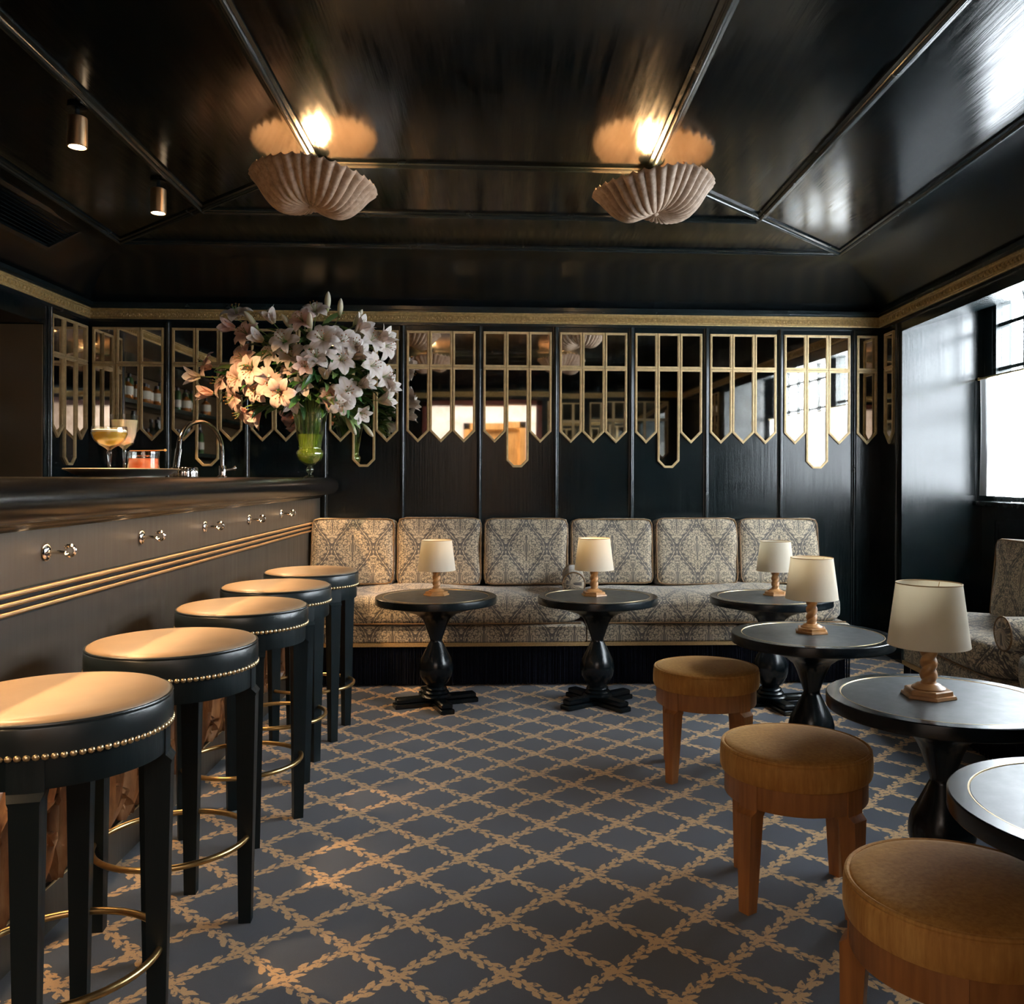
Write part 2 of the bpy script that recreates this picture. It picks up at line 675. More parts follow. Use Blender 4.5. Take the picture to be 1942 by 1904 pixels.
def thing(name, label, cat, loc=(0, 0, 0), rz=0, group=None):
    o = bpy.data.objects.new(name, None)
    COL.objects.link(o)
    o.empty_display_size = .1
    o.location = loc
    o.rotation_euler = (0, 0, rz)
    return tag(o, label, cat, group)


def tag(o, label, cat, group=None):
    o['label'] = label
    o['category'] = cat
    if group:
        o['group'] = group
    return o


def struct(o):
    o['kind'] = 'structure'
    return o


def copy_tree(o, parent=None):
    c = o.copy()
    COL.objects.link(c)
    c.parent = parent
    for ch in list(o.children):
        copy_tree(ch, c)
    return c


# ------------------------------------------------------------------ the room shell
XL, YB = -2.627, 5.75
CR = (2.493, 5.75)
_d = math.hypot(.0476, 1)
D1 = (-.0476 / _d, -1 / _d)
D2 = (1 / _d, -.0476 / _d)
YR = .45                       # inner face of the rear wall


def RW(s, n, z):               # right wall frame: s toward the camera, n outward
    return (CR[0] + s * D1[0] + n * D2[0], CR[1] + s * D1[1] + n * D2[1], z)


S_A, S_B, N_A = .351, 3.55, .5     # the window alcove
S_END = 5.3

f = MB().box(-3.3, 3.3, -3.2, 5.9, -.1, 0)
struct(f.build('floor', M['carpet'], smooth=False))
# back wall
wb = struct(MB().box(-3.3, 3.1, YB, YB + .15, 0, 2.62).build('wall_back', M['wall'], smooth=False))
# left wall with a shelf recess behind the bar
w = MB()
w.box(-3.3, XL, 5.2, YB, 0, 2.62)
w.box(-3.3, XL, .3, 5.2, 2.02, 2.62)
w.box(-3.3, XL, .3, 5.2, 0, .98)
w.box(-3.3, -3.16, .3, 5.2, .98, 2.02)
w.box(-3.16, XL, .3, .7, .98, 2.02)
wl = struct(w.build('wall_left', M['wall'], smooth=False))
# right wall pieces
w = MB()
w.box(0, S_A, 0, .62, 0, 2.62, RW)
wr = struct(w.build('wall_right', M['panel'], smooth=False))
w = MB().box(S_B, S_END, 0, .62, 0, 2.62, RW)
struct(w.build('wall_right', M['panel'], smooth=False))
w = MB()
# lintel with a soffit that rises toward the window
lv = [RW(s, n, z) for s in (S_A, S_B) for n, z in ((0, 2.07), (N_A + .12, 2.235), (N_A + .12, 2.62), (0, 2.62))]
w.add(lv, [(0, 1, 2, 3), (7, 6, 5, 4), (0, 4, 5, 1), (1, 5, 6, 2), (2, 6, 7, 3), (3, 7, 4, 0)])
struct(w.build('trim_lintel', M['panel'], smooth=False))
# alcove back wall below and between the windows
WIN = ((.47, 1.93), (2.05, 3.42))
w = MB()
w.box(S_A, S_B, N_A, N_A + .12, 0, 1.0, RW)
w.box(S_A, WIN[0][0], N_A, N_A + .12, 1.0, 2.235, RW)
w.box(WIN[0][1], WIN[1][0], N_A, N_A + .12, 1.0, 2.235, RW)
w.box(WIN[1][1], S_B, N_A, N_A + .12, 1.0, 2.235, RW)
wa = struct(w.build('wall_alcove', M['wall'], smooth=False))
for s0, s1 in ((.52, 1.15), (1.25, 1.88), (2.10, 2.70), (2.80, 3.40)):     # raised panel mouldings under the sill
    for k, (ins, dd) in enumerate(((0, .018), (.025, .010))):
        o_ = [(s0 + ins, .18 + ins), (s1 - ins, .18 + ins), (s1 - ins, .925 - ins), (s0 + ins, .925 - ins)]
        i_ = [(a + (.018 if a == o_[0][0] else -.018), b + (.018 if b == o_[0][1] else -.018)) for a, b in o_]
        MB().ring(o_, i_, N_A, N_A - dd, lambda a, b, d: RW(a, d, b)).build('panel_moulding', M['trimdark'], wa, smooth=False)
# sill
struct(MB().box(S_A + .02, S_B - .02, N_A - .05, N_A, .985, 1.015, RW, bev=.004).build('trim_sill', M['windowpaint']))
# rear wall with the wide doorway the picture is taken through
w = MB()
w.box(-3.3, -.95, YR - .15, YR, 0, 2.75)
w.box(.42, 3.1, YR - .15, YR, 0, 2.75)
w.box(-.95, .42, YR - .15, YR, 2.04, 2.75)
struct(w.build('wall_rear', M['wall'], smooth=False))
w = MB()
w.box(-1.02, -.95, YR - .01, YR + .02, 0, 2.10)
w.box(.42, .49, YR - .01, YR + .02, 0, 2.10)
w.box(-1.02, .49, YR - .01, YR + .02, 2.04, 2.10)
struct(w.build('trim_doorway', M['lintel'], smooth=False))
# bright anteroom
w = MB()
w.box(-2.4, -.62, -3.0, -2.88, 0, 2.6)
w.box(.30, 2.4, -3.0, -2.88, 0, 2.6)
w.box(-.62, .30, -3.0, -2.88, 1.95, 2.6)
w.box(-2.4, -2.28, -2.9, .3, 0, 2.6)
w.box(2.28, 2.4, -2.9, .3, 0, 2.6)
w.box(-2.28, -.95, .24, .3, 0, 2.6)
w.box(.49, 2.28, .24, .3, 0, 2.6)
w.box(-.95, .49, .24, .3, 2.06, 2.6)
struct(w.build('wall_anteroom', M['white'], smooth=False))
struct(MB().box(-2.4, 2.4, -3.0, .3, 2.6, 2.7).build('ceiling_anteroom', M['white'], smooth=False))
d3 = MB().box(-.58, .26, -2.98, -2.94, 0, 1.93).build('door_1', M['ochre'], smooth=False)
struct(d3)
fr = MB()
fr.box(-.66, -.56, -2.90, -2.84, 0, 2.02)
fr.box(.24, .34, -2.90, -2.84, 0, 2.02)
fr.box(-.66, .34, -2.90, -2.84, 1.92, 2.02)
fr.build('door_frame', M['ochre'], d3, smooth=False)
MB().ball((.18, -2.90, 1.0), (.03, .03, .03)).build('door_knob', M['brass'], d3)
for z0, z1 in ((.2, .9), (1.05, 1.75)):
    MB().box(-.45, .12, -2.945, -2.93, z0, z1).build('door_panel', M['ochre'], d3, smooth=False)

# ceiling: tilted flat field, coved down to the walls on four sides
CX0, CX1, CY0, CY1 = -2.15, 1.955, .95, 5.075
OX0, OX1, OY0, OY1 = XL - .02, 2.60, YR - .16, YB + .02
ZV = 2.245
vs = [(CX0, CY0, zc(CY0)), (CX1, CY0, zc(CY0)), (CX1, CY1, zc(CY1)), (CX0, CY1, zc(CY1)),
      (XL, YR, ZV), (2.26, YR, ZV), (CR[0], YB, ZV), (XL, YB, ZV)]
top = [(a, b, 2.85) for a, b, c in ((OX0 - .6, OY0, 0), (OX1 + .5, OY0, 0), (OX1 + .5, OY1, 0), (OX0 - .6, OY1, 0))]
m = MB()
m.add(vs[:4], [(0, 1, 2, 3)])
# curved coves
NC = 8
inner = vs[:4]
outer = vs[4:]
rings = []
for k in range(NC + 1):
    t = k / NC * PI / 2
    rg = []
    for a, b in zip(inner, outer):
        fx = math.sin(t)
        fz = 1 - math.cos(t)
        q = .55
        hx = fx * (1 - q) + k / NC * q
        hz = fz * (1 - q) + k / NC * q
        rg.append((a[0] + (b[0] - a[0]) * hx, a[1] + (b[1] - a[1]) * hx, a[2] + (b[2] - a[2]) * hz))
    rings.append(rg)
vv = [p for rg in rings for p in rg]
mc = MB()
mc.add(vv, [(k * 4 + i, k * 4 + (i + 1) % 4, k * 4 + 4 + (i + 1) % 4, k * 4 + 4 + i) for k in range(NC) for i in range(4)])
m.box(-3.3, 3.2, YR - .15, YB + .15, 2.70, 2.80)
ceil = struct(m.build('ceiling', M['ceil'], smooth=True, angle=20))
mc.build('ceiling_cove', M['cove'], ceil, smooth=True, angle=20)


def cpt(x, y, dz=0):
    return (x, y, zc(y) - dz)


def ceil_bar(p, q, name='ceiling_moulding', w=.056, h=.022, fz=None):
    """moulding run on the ceiling from p to q: flat fillet with a raised half round"""
    p, q = Vector(p), Vector(q)
    t = (q - p).normalized()
    side = t.cross(Vector((0, 0, 1))).normalized()
    dn = t.cross(side)
    if dn.z > 0:
        dn = -dn
    prof = [(-w / 2, -.012), (-w / 2, h * .35), (-w * .34, h * .45), (-w * .27, h * .5)]
    for k in range(7):
        a = PI * k / 6
        prof.append((-math.cos(a) * w * .24, h * .5 + math.sin(a) * h * .5))
    prof += [(w * .27, h * .5), (w * .34, h * .45), (w / 2, h * .35), (w / 2, -.012)]
    n = len(prof)
    vs = [e + side * a + dn * b for e in (p, q) for a, b in prof]
    return MB().add(vs, [(i, (i + 1) % n, n + (i + 1) % n, n + i) for i in range(n)] + [tuple(range(n)), tuple(range(n, 2 * n))]).build(name, M['trimdark'], ceil, smooth=True, angle=50)


FR = ((-.81, .64, 1.74, 3.825), (-1.50, 1.30, 1.34, 4.50), (-2.15, 1.955, .95, 5.075))
for x0, x1, y0, y1 in FR:
    c4 = [cpt(x0, y0), cpt(x1, y0), cpt(x1, y1), cpt(x0, y1)]
    for i in range(4):
        ceil_bar(c4[i], c4[(i + 1) % 4])
for i in range(4):
    a = (FR[0][0] if i in (0, 3) else FR[0][1], FR[0][2] if i < 2 else FR[0][3])
    b_ = (FR[2][0] if i in (0, 3) else FR[2][1], FR[2][2] if i < 2 else FR[2][3])
    ceil_bar(cpt(*a), cpt(*b_))
# the vent grille in the left cove
vent = thing('air_vent', 'black framed air vent grille set in the left slope of the ceiling', 'vent', (-2.34, 4.43, 2.425), 0)
vent.rotation_euler = (0, R(-28), 0)
MB().ring([(-.12, -.42), (.12, -.42), (.12, .42), (-.12, .42)], [(-.095, -.395), (.095, -.395), (.095, .395), (-.095, .395)], 0, -.02, lambda a, b, d: (a, b, d)).build('frame', M['trimdark'], vent, smooth=False)
for k in range(9):
    x = -.085 + k * .021
    MB().add([(x, -.395, 0), (x + .012, -.395, -.012), (x + .014, -.395, -.010), (x + .002, -.395, .002), (x, .395, 0), (x + .012, .395, -.012), (x + .014, .395, -.010), (x + .002, .395, .002)],
             [(0, 1, 2, 3), (7, 6, 5, 4), (0, 4, 5, 1), (1, 5, 6, 2), (2, 6, 7, 3), (3, 7, 4, 0)]).build('slat', M['trimdark'], vent, smooth=False)


# ------------------------------------------------------------------ cornices
def cornice(name, T, L, mat=M['gilt']):
    """T(s, n, z): s along the wall, n out of the wall into the room"""
    m = MB()
    prof = [(0, 2.146), (.020, 2.146), (.022, 2.152), (.015, 2.156), (.015, 2.160), (.018, 2.163), (.018, 2.190), (.015, 2.194), (.015, 2.200), (.024, 2.204), (.024, 2.211), (0, 2.211)]
    n = len(prof)
    m.add([T(s, a, z) for s in (0, L) for a, z in prof], [(i, (i + 1) % n, n + (i + 1) % n, n + i) for i in range(n)] + [tuple(range(n)), tuple(range(n, 2 * n))])
    o = struct(m.build(name, mat, smooth=False))
    # relief bosses: a coin and a leaf tongue between coins, too small to pick apart singly
    b = MB()
    k = 0
    s = .02
    while s < L - .02:
        c = []
        N_ = 8
        for r_, h_ in ((.0135, .018), (.0125, .0235), (.009, .0205), (.005, .025)):
            c.append([T(s + r_ * math.cos(2 * PI * i / N_), h_, 2.1765 + r_ * math.sin(2 * PI * i / N_)) for i in range(N_)])
        vs = [p for rg in c for p in rg]
        fs = [(q * N_ + i, q * N_ + (i + 1) % N_, (q + 1) * N_ + (i + 1) % N_, (q + 1) * N_ + i) for q in range(3) for i in range(N_)] + [tuple(range(3 * N_, 4 * N_))]
        b.add(vs, fs)
        s2 = s + .0185
        for zz in (2.166, 2.187):
            b.add([T(s2 - .004, .018, zz), T(s2 + .004, .018, zz), T(s2, .018, zz + .009), T(s2, .018, zz - .009), T(s2, .024, zz)], [(0, 3, 4), (3, 1, 4), (1, 2, 4), (2, 0, 4)])
        s += .037
    st = b.build('relief', mat, o, smooth=False)
    st['kind'] = 'stuff'
    # dark moulding above and below
    d = MB()
    for z0, z1, dd in ((2.211, 2.222, .034), (2.222, 2.246, .050), (2.128, 2.146, .012)):
        d.add([T(s_, a, z) for s_ in (0, L) for a, z in ((0, z0), (dd, z0), (dd, z1), (0, z1))], [(0, 1, 2, 3), (7, 6, 5, 4), (0, 4, 5, 1), (1, 5, 6, 2), (2, 6, 7, 3), (3, 7, 4, 0)])
    d.build('dark_moulding', M['trimdark'], o, smooth=False)
    return o


cornice('trim_1', lambda s, n, z: (XL + s, YB - n, z), CR[0] - XL)
cornice('trim_2', lambda s, n, z: (XL + n, YB - s, z), YB - YR)
cornice('trim_3', lambda s, n, z: RW(s, -n, z), YB - YR)
cornice('trim_4', lambda s, n, z: (XL + s, YR + n, z), 2.24 - XL)

# ------------------------------------------------------------------ wall mouldings (half rounds between the mirror bays)
P0, PITCH = -2.622, .4935


def vbar(T, s, z0, z1, parent, name='wall_moulding'):
    prof = [(-.017, 0), (-.017, .006), (-.011, .008)]
    for k in range(7):
        a = PI * k / 6
        prof.append((-math.cos(a) * .010, .008 + math.sin(a) * .012))
    prof += [(.011, .008), (.017, .006), (.017, 0)]
    n = len(prof)
    return MB().add([T(s + a, b, z) for z in (z0, z1) for a, b in prof], [(i, (i + 1) % n, n + (i + 1) % n, n + i) for i in range(n)] + [tuple(range(n)), tuple(range(n, 2 * n))]).build(name, M['trimdark'], parent, angle=50)


TB = lambda s, n, z: (s, YB - n, z)
for k in range(1, 11):
    vbar(TB, P0 + k * PITCH - .002, .1, 2.128, wb)
vbar(lambda s, n, z: (XL + n, YB - s, z), .49, 1.0, 2.128, wl)
vbar(lambda s, n, z: RW(s, -n, z), .29, .1, 2.128, wr)

# ------------------------------------------------------------------ mirror bays
ZT, ZD, ZS, ZP = 2.094, 1.862, 1.449, 1.375      # top, divide, shoulder, tip
ZLS, ZL = 1.262, 1.216                            # long pane: shoulder, foot


def inset(poly, w):
    n = len(poly)
    out = []
    for i in range(n):
        p0, p1, p2 = Vector(poly[i - 1]), Vector(poly[i]), Vector(poly[(i + 1) % n])
        a = (p1 - p0).normalized()
        b = (p2 - p1).normalized()
        na, nb = Vector((-a.y, a.x)), Vector((-b.y, b.x))
        k = (na + nb)
        k = k / max(.2, k.dot(na))
        out.append(tuple(p1 + k * w))
    return out


def mirror_bay(T, s0, cols, long_mid, label, group, cw=.1478, flip=False):
    t = thing('wall_mirror', label, 'mirror', (0, 0, 0), 0, group)
    org = Vector(T(s0, 0, ZT))
    t.location = org
    L = lambda a, b, d: tuple(Vector(T(a, d, b)) - org)
    for c in range(cols):
        a0, a1 = s0 + c * cw, s0 + (c + 1) * cw - .002
        am = (a0 + a1) / 2
        polys = [[(a0, ZD + .001), (a1, ZD + .001), (a1, ZT), (a0, ZT)]]
        if long_mid and c == 1:
            polys.append([(a0, ZLS), (am - .028, ZL), (am + .028, ZL), (a1, ZLS), (a1, ZD - .001), (a0, ZD - .001)])
        else:
            polys.append([(a0, ZS), (am, ZP), (a1, ZS), (a1, ZD - .001), (a0, ZD - .001)])
        for poly in polys:
            inn = inset(poly, .0145)
            tx, tz = random.uniform(-.0016, .0016), random.uniform(-.0022, .0022)
            zm = (poly[0][1] + ZT) / 2
            T2 = lambda a, b, d: L(a, b, d + (tx * (a - am) + tz * (b - zm) if d > .004 else 0))
            pn = MB().prism(inset(poly, .008), .001, .0065, T2).build('mirror_pane', M['mirror'], t, smooth=False)
            g = MB().ring(poly, inn, 0, .013, L)
            mid = inset(poly, .007)
            g.ring(inset(poly, .0045), inset(poly, .0095), .013, .0165, L)
            g.build('gilt_frame', M['giltframe'], pn, smooth=False)
    return t


GB = 'gilt framed mirror bays along the back wall'
bays = ['gilt mirror bay of six short panes at the far left corner behind the drinks',
        'gilt mirror bay with long middle pane behind the curved chrome tap',
        'gilt mirror bay of short panes hidden behind the left of the lilies',
        'gilt mirror bay with long middle pane right of the green glass vase',
        'gilt mirror bay of six short panes between the lilies and the central long pane',
        'gilt mirror bay with long middle pane at the centre of the back wall',
        'gilt mirror bay of short panes right of the central long pane',
        'gilt mirror bay with long middle pane above the fourth sofa cushion',
        'gilt mirror bay of six short panes above the fifth sofa cushion',
        'gilt mirror bay with long middle pane nearest the right corner']
for k in range(10):
    mirror_bay(TB, P0 + k * PITCH + .022, 3, k % 2 == 1, bays[k], GB)
mirror_bay(TB, P0 + 10 * PITCH + .016, 1, False, 'narrow single column gilt mirror on back wall at right corner', GB, cw=.138)
mirror_bay(lambda s, n, z: (XL + n, YB - s, z), .04, 3, True, 'gilt mirror bay with long middle pane on the left wall by the bar', 'gilt framed mirror bays on the left wall', cw=.146)
mirror_bay(lambda s, n, z: RW(s, -n, z), .09, 1, False, 'narrow gilt mirror column on the right wall beside window alcove', 'gilt framed mirror bays on the right wall', cw=.15)
for k in range(3):
    mirror_bay(lambda s, n, z: (s, YR + n, z), .56 + k * .53, 3, k == 1, ['gilt mirror bay on the rear wall beside the doorway', 'gilt mirror bay with long middle pane on the rear wall', 'gilt mirror bay at the far end of the rear wall'][k], 'gilt framed mirror bays on the rear wall')
mirror_bay(lambda s, n, z: RW(s, -n, z), 3.75, 3, False, 'gilt mirror bay on the right wall nearer the rear wall', 'gilt framed mirror bays on the right wall')

# ------------------------------------------------------------------ windows
for wi, (s0, s1) in enumerate(WIN):
    z0, z1 = 1.015, 2.232
    n0 = N_A
    o = MB()
    o.ring([(s0, z0), (s1, z0), (s1, z1), (s0, z1)], [(s0 + .03, z0 + .03), (s1 - .03, z0 + .03), (s1 - .03, z1 - .02), (s0 + .03, z1 - .02)], n0 + .01, n0 + .09, lambda a, b, d: RW(a, d, b))
    wn = struct(o.build('window_%d' % (wi + 1), M['windowpaint'], smooth=False))
    nb = 5
    for i in range(1, nb):
        s = s0 + .03 + (s1 - s0 - .06) * i / nb
        MB().box(s - .012, s + .012, n0 + .03, n0 + .06, z0 + .03, z1 - .02, RW).build('muntin', M['windowpaint'], wn, smooth=False)
    zr = [1.30, 1.56, 1.815, 2.082]
    for i, z in enumerate(zr):
        h = .022 if i == 1 else .011
        MB().box(s0 + .03, s1 - .03, n0 + .028, n0 + .062, z - h, z + h, RW).build('glazing_bar', M['windowpaint'], wn, smooth=False)
    zz = [z0 + .03] + zr + [z1 - .02]
    for i in range(nb):
        a = s0 + .03 + (s1 - s0 - .06) * i / nb
        b = s0 + .03 + (s1 - s0 - .06) * (i + 1) / nb
        for k in range(5):
            MB().box(a, b, n0 + .043, n0 + .046, zz[k], zz[k + 1], RW).build('pane', M['windowglass'], wn, smooth=False)
    # cafe curtain
    lab = 'white linen cafe curtain on the far alcove window' if wi == 0 else 'white linen cafe curtain on the nearer alcove window'
    cs0, cs1 = (s0 - .085, s1 - .01)
    cu = thing('cafe_curtain', lab, 'curtain', RW(cs0, N_A - .04, 1.05), 0, 'cafe curtains in the window alcove')
    O = Vector(cu.location)
    NS, NZ = 90, 8
    vs = []
    for side in (0,):
        for j in range(NZ + 1):
            for i in range(NS + 1):
                t = i / NS
                z = 1.048 + (1.763 - 1.048) * j / NZ
                amp = .006 + .006 * (1 - j / NZ)
                n = N_A - .030 - amp * math.sin(t * 95 + .8 * math.sin(t * 17)) - side * .0015
                # edge sags slightly inward
                e = .012 * math.sin(PI * j / NZ) * (1 - t) ** 12
                vs.append(Vector(RW(cs0 + e + (cs1 - cs0) * t, n, z)) - O)
    q = (NS + 1) * (NZ + 1)
    fs = []
    for j in range(NZ):
        for i in range(NS):
            a = j * (NS + 1) + i
            fs.append((a, a + 1, a + NS + 2, a + NS + 1))
    MB().add(vs, fs).build('cloth', M['curtain'], cu)
    MB().tube([Vector(RW(cs0 - .02, N_A - .032, 1.770)) - O, Vector(RW(cs1 + .02, N_A - .032, 1.770)) - O], .006, 8).build('rod', M['brass'], cu)
    for s in (cs0 - .015, cs1 + .015):
        MB().box(s - .006, s + .006, N_A - .036, N_A, 1.762, 1.778, lambda a, b, c: tuple(Vector(RW(a, b, c)) - O)).build('bracket', M['brass'], cu, smooth=False)
    # daylight portal at the opening
    pc = RW((s0 + s1) / 2, N_A + .14, (z0 + z1) / 2)
    po = light('window_portal', 'AREA', pc, 1, (1, 1, 1), (PI / 2, 0, math.atan2(D2[1], D2[0]) + PI / 2), shape='RECTANGLE', size=(s1 - s0), size_y=(z1 - z0))
    po.data.cycles.is_portal = True

# ------------------------------------------------------------------ the bar
BX = -1.172
BY0, BY1 = .95, 5.735
bar = thing('bar_counter', 'long dark bar with bullnose counter, brass rails and carved base', 'bar', (BX, 3.3, 0))
bo = Vector(bar.location)


def TBAR(x, y, z):
    return (x - bo.x, y - bo.y, z)


# counter top with bullnose front and rounded far end
prof = [(-1.80, 1.062), (-1.090, 1.062), (-1.090, 1.043)]
for k in range(9):
    a = -PI / 2 + PI * k / 8
    prof.append((-1.083 + math.cos(a) * .052, 1.0945 + math.sin(a) * .052))
prof += [(-1.80, 1.1465)]
n = len(prof)
ys = [BY0, 5.60] + [5.60 + .105 * math.sin(k / 6 * PI / 2) for k in range(1, 7)]
vs = []
for i, y in enumerate(ys):
    sh = 0 if i < 2 else .105 * (1 - math.cos((i - 1) / 6 * PI / 2))
    for x, z in prof:
        vs.append(TBAR(x - (sh if x > -1.7 else 0), y, z))
fs = [(i * n + k, i * n + (k + 1) % n, (i + 1) * n + (k + 1) % n, (i + 1) * n + k) for i in range(len(ys) - 1) for k in range(n)]
fs += [tuple(range(n)), tuple((len(ys) - 1) * n + k for k in range(n))]
MB().add(vs, fs).build('countertop', M['counter'], bar, angle=50)
m = MB()
prof = [(BX - .02, 1.062), (-1.152, 1.062), (-1.152, 1.034), (-1.156, 1.028), (-1.162, 1.024), (-1.166, 1.016), (BX - .02, 1.012)]
n = len(prof)
m.add([TBAR(x, y, z) for y in (BY0, BY1 - .02) for x, z in prof], [(i, (i + 1) % n, n + (i + 1) % n, n + i) for i in range(n)] + [tuple(range(n)), tuple(range(n, 2 * n))])
m.build('cove_moulding', M['counter'], bar, angle=50)
MB().box(-1.122, -1.094, 1.0, 5.6, 1.0575, 1.0615, TBAR).build('light_strip', M['dimbulb'], bar, smooth=False)
MB().box(-1.74, BX, BY0, BY1, .872, 1.03, TBAR).build('upper_front_panel', M['barfront'], bar, smooth=False)
MB().box(-1.74, BX - .004, BY0, BY1, .44, .872, TBAR).build('lower_front_panel', M['barfront'], bar, smooth=False)
MB().box(BX - .006, BX + .003, BY0, BY1 - .1, .812, .878, TBAR).build('rail_backing', M['woodblack'], bar, smooth=False)
for z in (.867, .845, .823):
    m = MB()
    pr = [(BX - .005, z - .0062), (BX + .006, z - .0062)] + [(BX + .006 + .007 * math.sin(PI * k / 6), z - .0062 * math.cos(PI * k / 6)) for k in range(1, 6)] + [(BX + .006, z + .0062), (BX - .005, z + .0062)]
    n = len(pr)
    m.add([TBAR(x, y, zz) for y in (BY0, BY1 - .1) for x, zz in pr], [(i, (i + 1) % n, n + (i + 1) % n, n + i) for i in range(n)] + [tuple(range(n)), tuple(range(n, 2 * n))])
    m.build('brass_rail', M['brassbar'], bar, angle=50)
m = MB().box(-1.74, -1.142, BY0, BY1, 0, .112, TBAR)
m.build('kick_plate', M['barfront'], bar, smooth=False)
MB().box(-1.145, -1.1405, BY0, BY1, .1125, .1155, TBAR).build('base_fillet', M['giltframe'], bar, smooth=False)
MB().box(-1.20, -1.140, BY0, BY1, .455, .475, TBAR).build('top_fillet', M['woodblack'], bar, smooth=False)
cp = MB().box(-1.74, -1.152, BY0, BY1, .120, .455, TBAR).build('carved_panel', M['carveddark'], bar, smooth=False)


def carved_leaf_mesh(L, W, curl, ridge=.010, depth=.022, side=0.0, name='carved_leaf'):
    """leaf lying in the Y(z) plane, x is out of the panel; base at origin, tip up"""
    m = MB()
    NS, NT = 6, 9
    vs = []
    for j in range(NT + 1):
        t = j / NT
        w_ = W * (math.sin(PI * min(1, t ** .75)) ** .75) * (1 if t < .98 else .3) + .0015
        cxo = curl * t * t
        for i in range(NS + 1):
            s = i / NS * 2 - 1
            h = depth * (.35 + .65 * math.sin(PI * t * .85 + .2)) * (1 - .75 * s * s) + ridge * max(0, 1 - abs(s) * 4) * (1 if t < .9 else 0)
            h += .0062 * math.cos(s * 11) * math.sin(PI * t)
            if t > .8:
                h += (t - .8) * .06
            vs.append((max(.0, h), cxo + s * w_, t * L))
    fs = []
    for j in range(NT):
        for i in range(NS):
            a = j * (NS + 1) + i
            fs.append((a, a + 1, a + NS + 2, a + NS + 1))
    # rim going back to the panel
    edge = [j * (NS + 1) for j in range(NT + 1)] + [NT * (NS + 1) + i for i in range(1, NS + 1)] + [j * (NS + 1) + NS for j in range(NT - 1, -1, -1)]
    base = len(vs)
    for e in edge:
        vs.append((-.006, vs[e][1], vs[e][2]))
    for k in range(len(edge) - 1):
        fs.append((edge[k], edge[k + 1], base + k + 1, base + k))
    m.add(vs, fs)
    return m.mesh(name, M['carved'], True, 60)


LM = [carved_leaf_mesh(.27, .042, .0, depth=.026), carved_leaf_mesh(.23, .036, .06), carved_leaf_mesh(.23, .036, -.06), carved_leaf_mesh(.17, .032, .03), carved_leaf_mesh(.14, .028, -.02), carved_leaf_mesh(.29, .050, .02, depth=.034)]
yy = BY0 + .06
cnt = 0
while yy < BY1 - .15:
    # one motif: upright lily spray out of the fillet, plus a hanging fan above
    for (mi, dy, dz, ang, out) in ((0, 0, .125, 0, .010), (1, .012, .125, 18, .004), (2, -.012, .125, -18, .004), (1, .03, .128, 42, .0), (2, -.03, .128, -42, .0),
                                   (5, .145, .13, -6, .006), (3, .115, .125, 30, .012), (4, .175, .125, -38, .010),
                                   (0, .075, .45, 180, .002), (3, .105, .45, 150, .004), (3, .045, .45, 212, .004), (4, .20, .45, 170, .006), (4, .235, .45, 200, .003)):
        o = link('carved_leaf', LM[mi], cp, TBAR(-1.152 + out, yy + dy, dz), (R(-ang), 0, 0))
        cnt += 1
    yy += .262
# bag hooks
hm = MB().lathe([(0, 0), (.021, 0), (.023, .003), (.021, .006), (.012, .009), (.008, .010), (0, .010)], 20)
hook_plate = hm.mesh('hook_plate', M['steel'])
hk = MB()
pts = [(0, 0, .008), (0, 0, .035), (0, -.002, .047)]
for k in range(15):
    a = R(150 - k * 20)
    pts.append((.0, .0 + .013 * math.sin(a) * -1 + .004, .060 - .013 * math.cos(a) * -1 - .0))
hk.tube(pts, .0050, 8)
hk.ball(pts[-1], (.005, .005, .005))
hook_arm = hk.mesh('hook_arm', M['steel'])
HOOK_Y = []
for u_, v_ in ((87, 1048), (268, 1019), (388, 999), (472, 985), (533, 974)):
    a = (u_ - 1039) / 1680
    # intersection of that sight line with the bar front
    s_, c_ = .04994, .99875
    t = BX / (a * c_ + s_)
    HOOK_Y.append((t * (-a * s_ + c_), 1.15 - (v_ - 903.5) / 1680 * t))
for y, z in HOOK_Y + [(1.62, .955)]:
    h = link('bag_hook', hook_plate, bar, TBAR(BX, y, z), (0, PI / 2, 0))
    link('hook_arm', hook_arm, h, (0, 0, 0), (0, 0, PI / 2))


# ------------------------------------------------------------------ bar stools
def arc_leg(r_out, r_in, half, z0, z1, bot, botr, zb):
    """leg whose head follows the round apron, tapering to a square foot"""
    m = MB()
    rows = []
    for z, k in ((z1, 1.), (zb, 1.), (zb - .012, .74), (zb - .020, .60), (z0, 0.)):
        h = bot + (half - bot) * k
        if k > .9:
            ang = half / r_out
            row = [(r_out * math.cos(ang), -r_out * math.sin(ang)), (r_out * math.cos(0), 0), (r_out * math.cos(ang), r_out * math.sin(ang)), (r_in, half), (r_in, 0), (r_in, -half)]
        else:
            c = botr + (((r_out + r_in) / 2) - botr) * k
            row = [(c + h, -h), (c + h * 1.02, 0), (c + h, h), (c - h, h), (c - h, 0), (c - h, -h)]
        rows.append([(x, y, z) for x, y in row])
    vs = [p for r_ in rows for p in r_]
    n = 6
    fs = [(k * n + i, k * n + (i + 1) % n, (k + 1) * n + (i + 1) % n, (k + 1) * n + i) for k in range(len(rows) - 1) for i in range(n)] + [tuple(range(n)), tuple((len(rows) - 1) * n + i for i in range(n))]
    m.add(vs, fs)
    return m


RS = .207


def bump_top(r, z, crown, n=40, m=8, drop=.0):
    pr = []
    for k in range(m + 1):
        t = k / m
        pr.append((r * t if t > 0 else 0, z + crown * (1 - t ** 3)))
    return pr


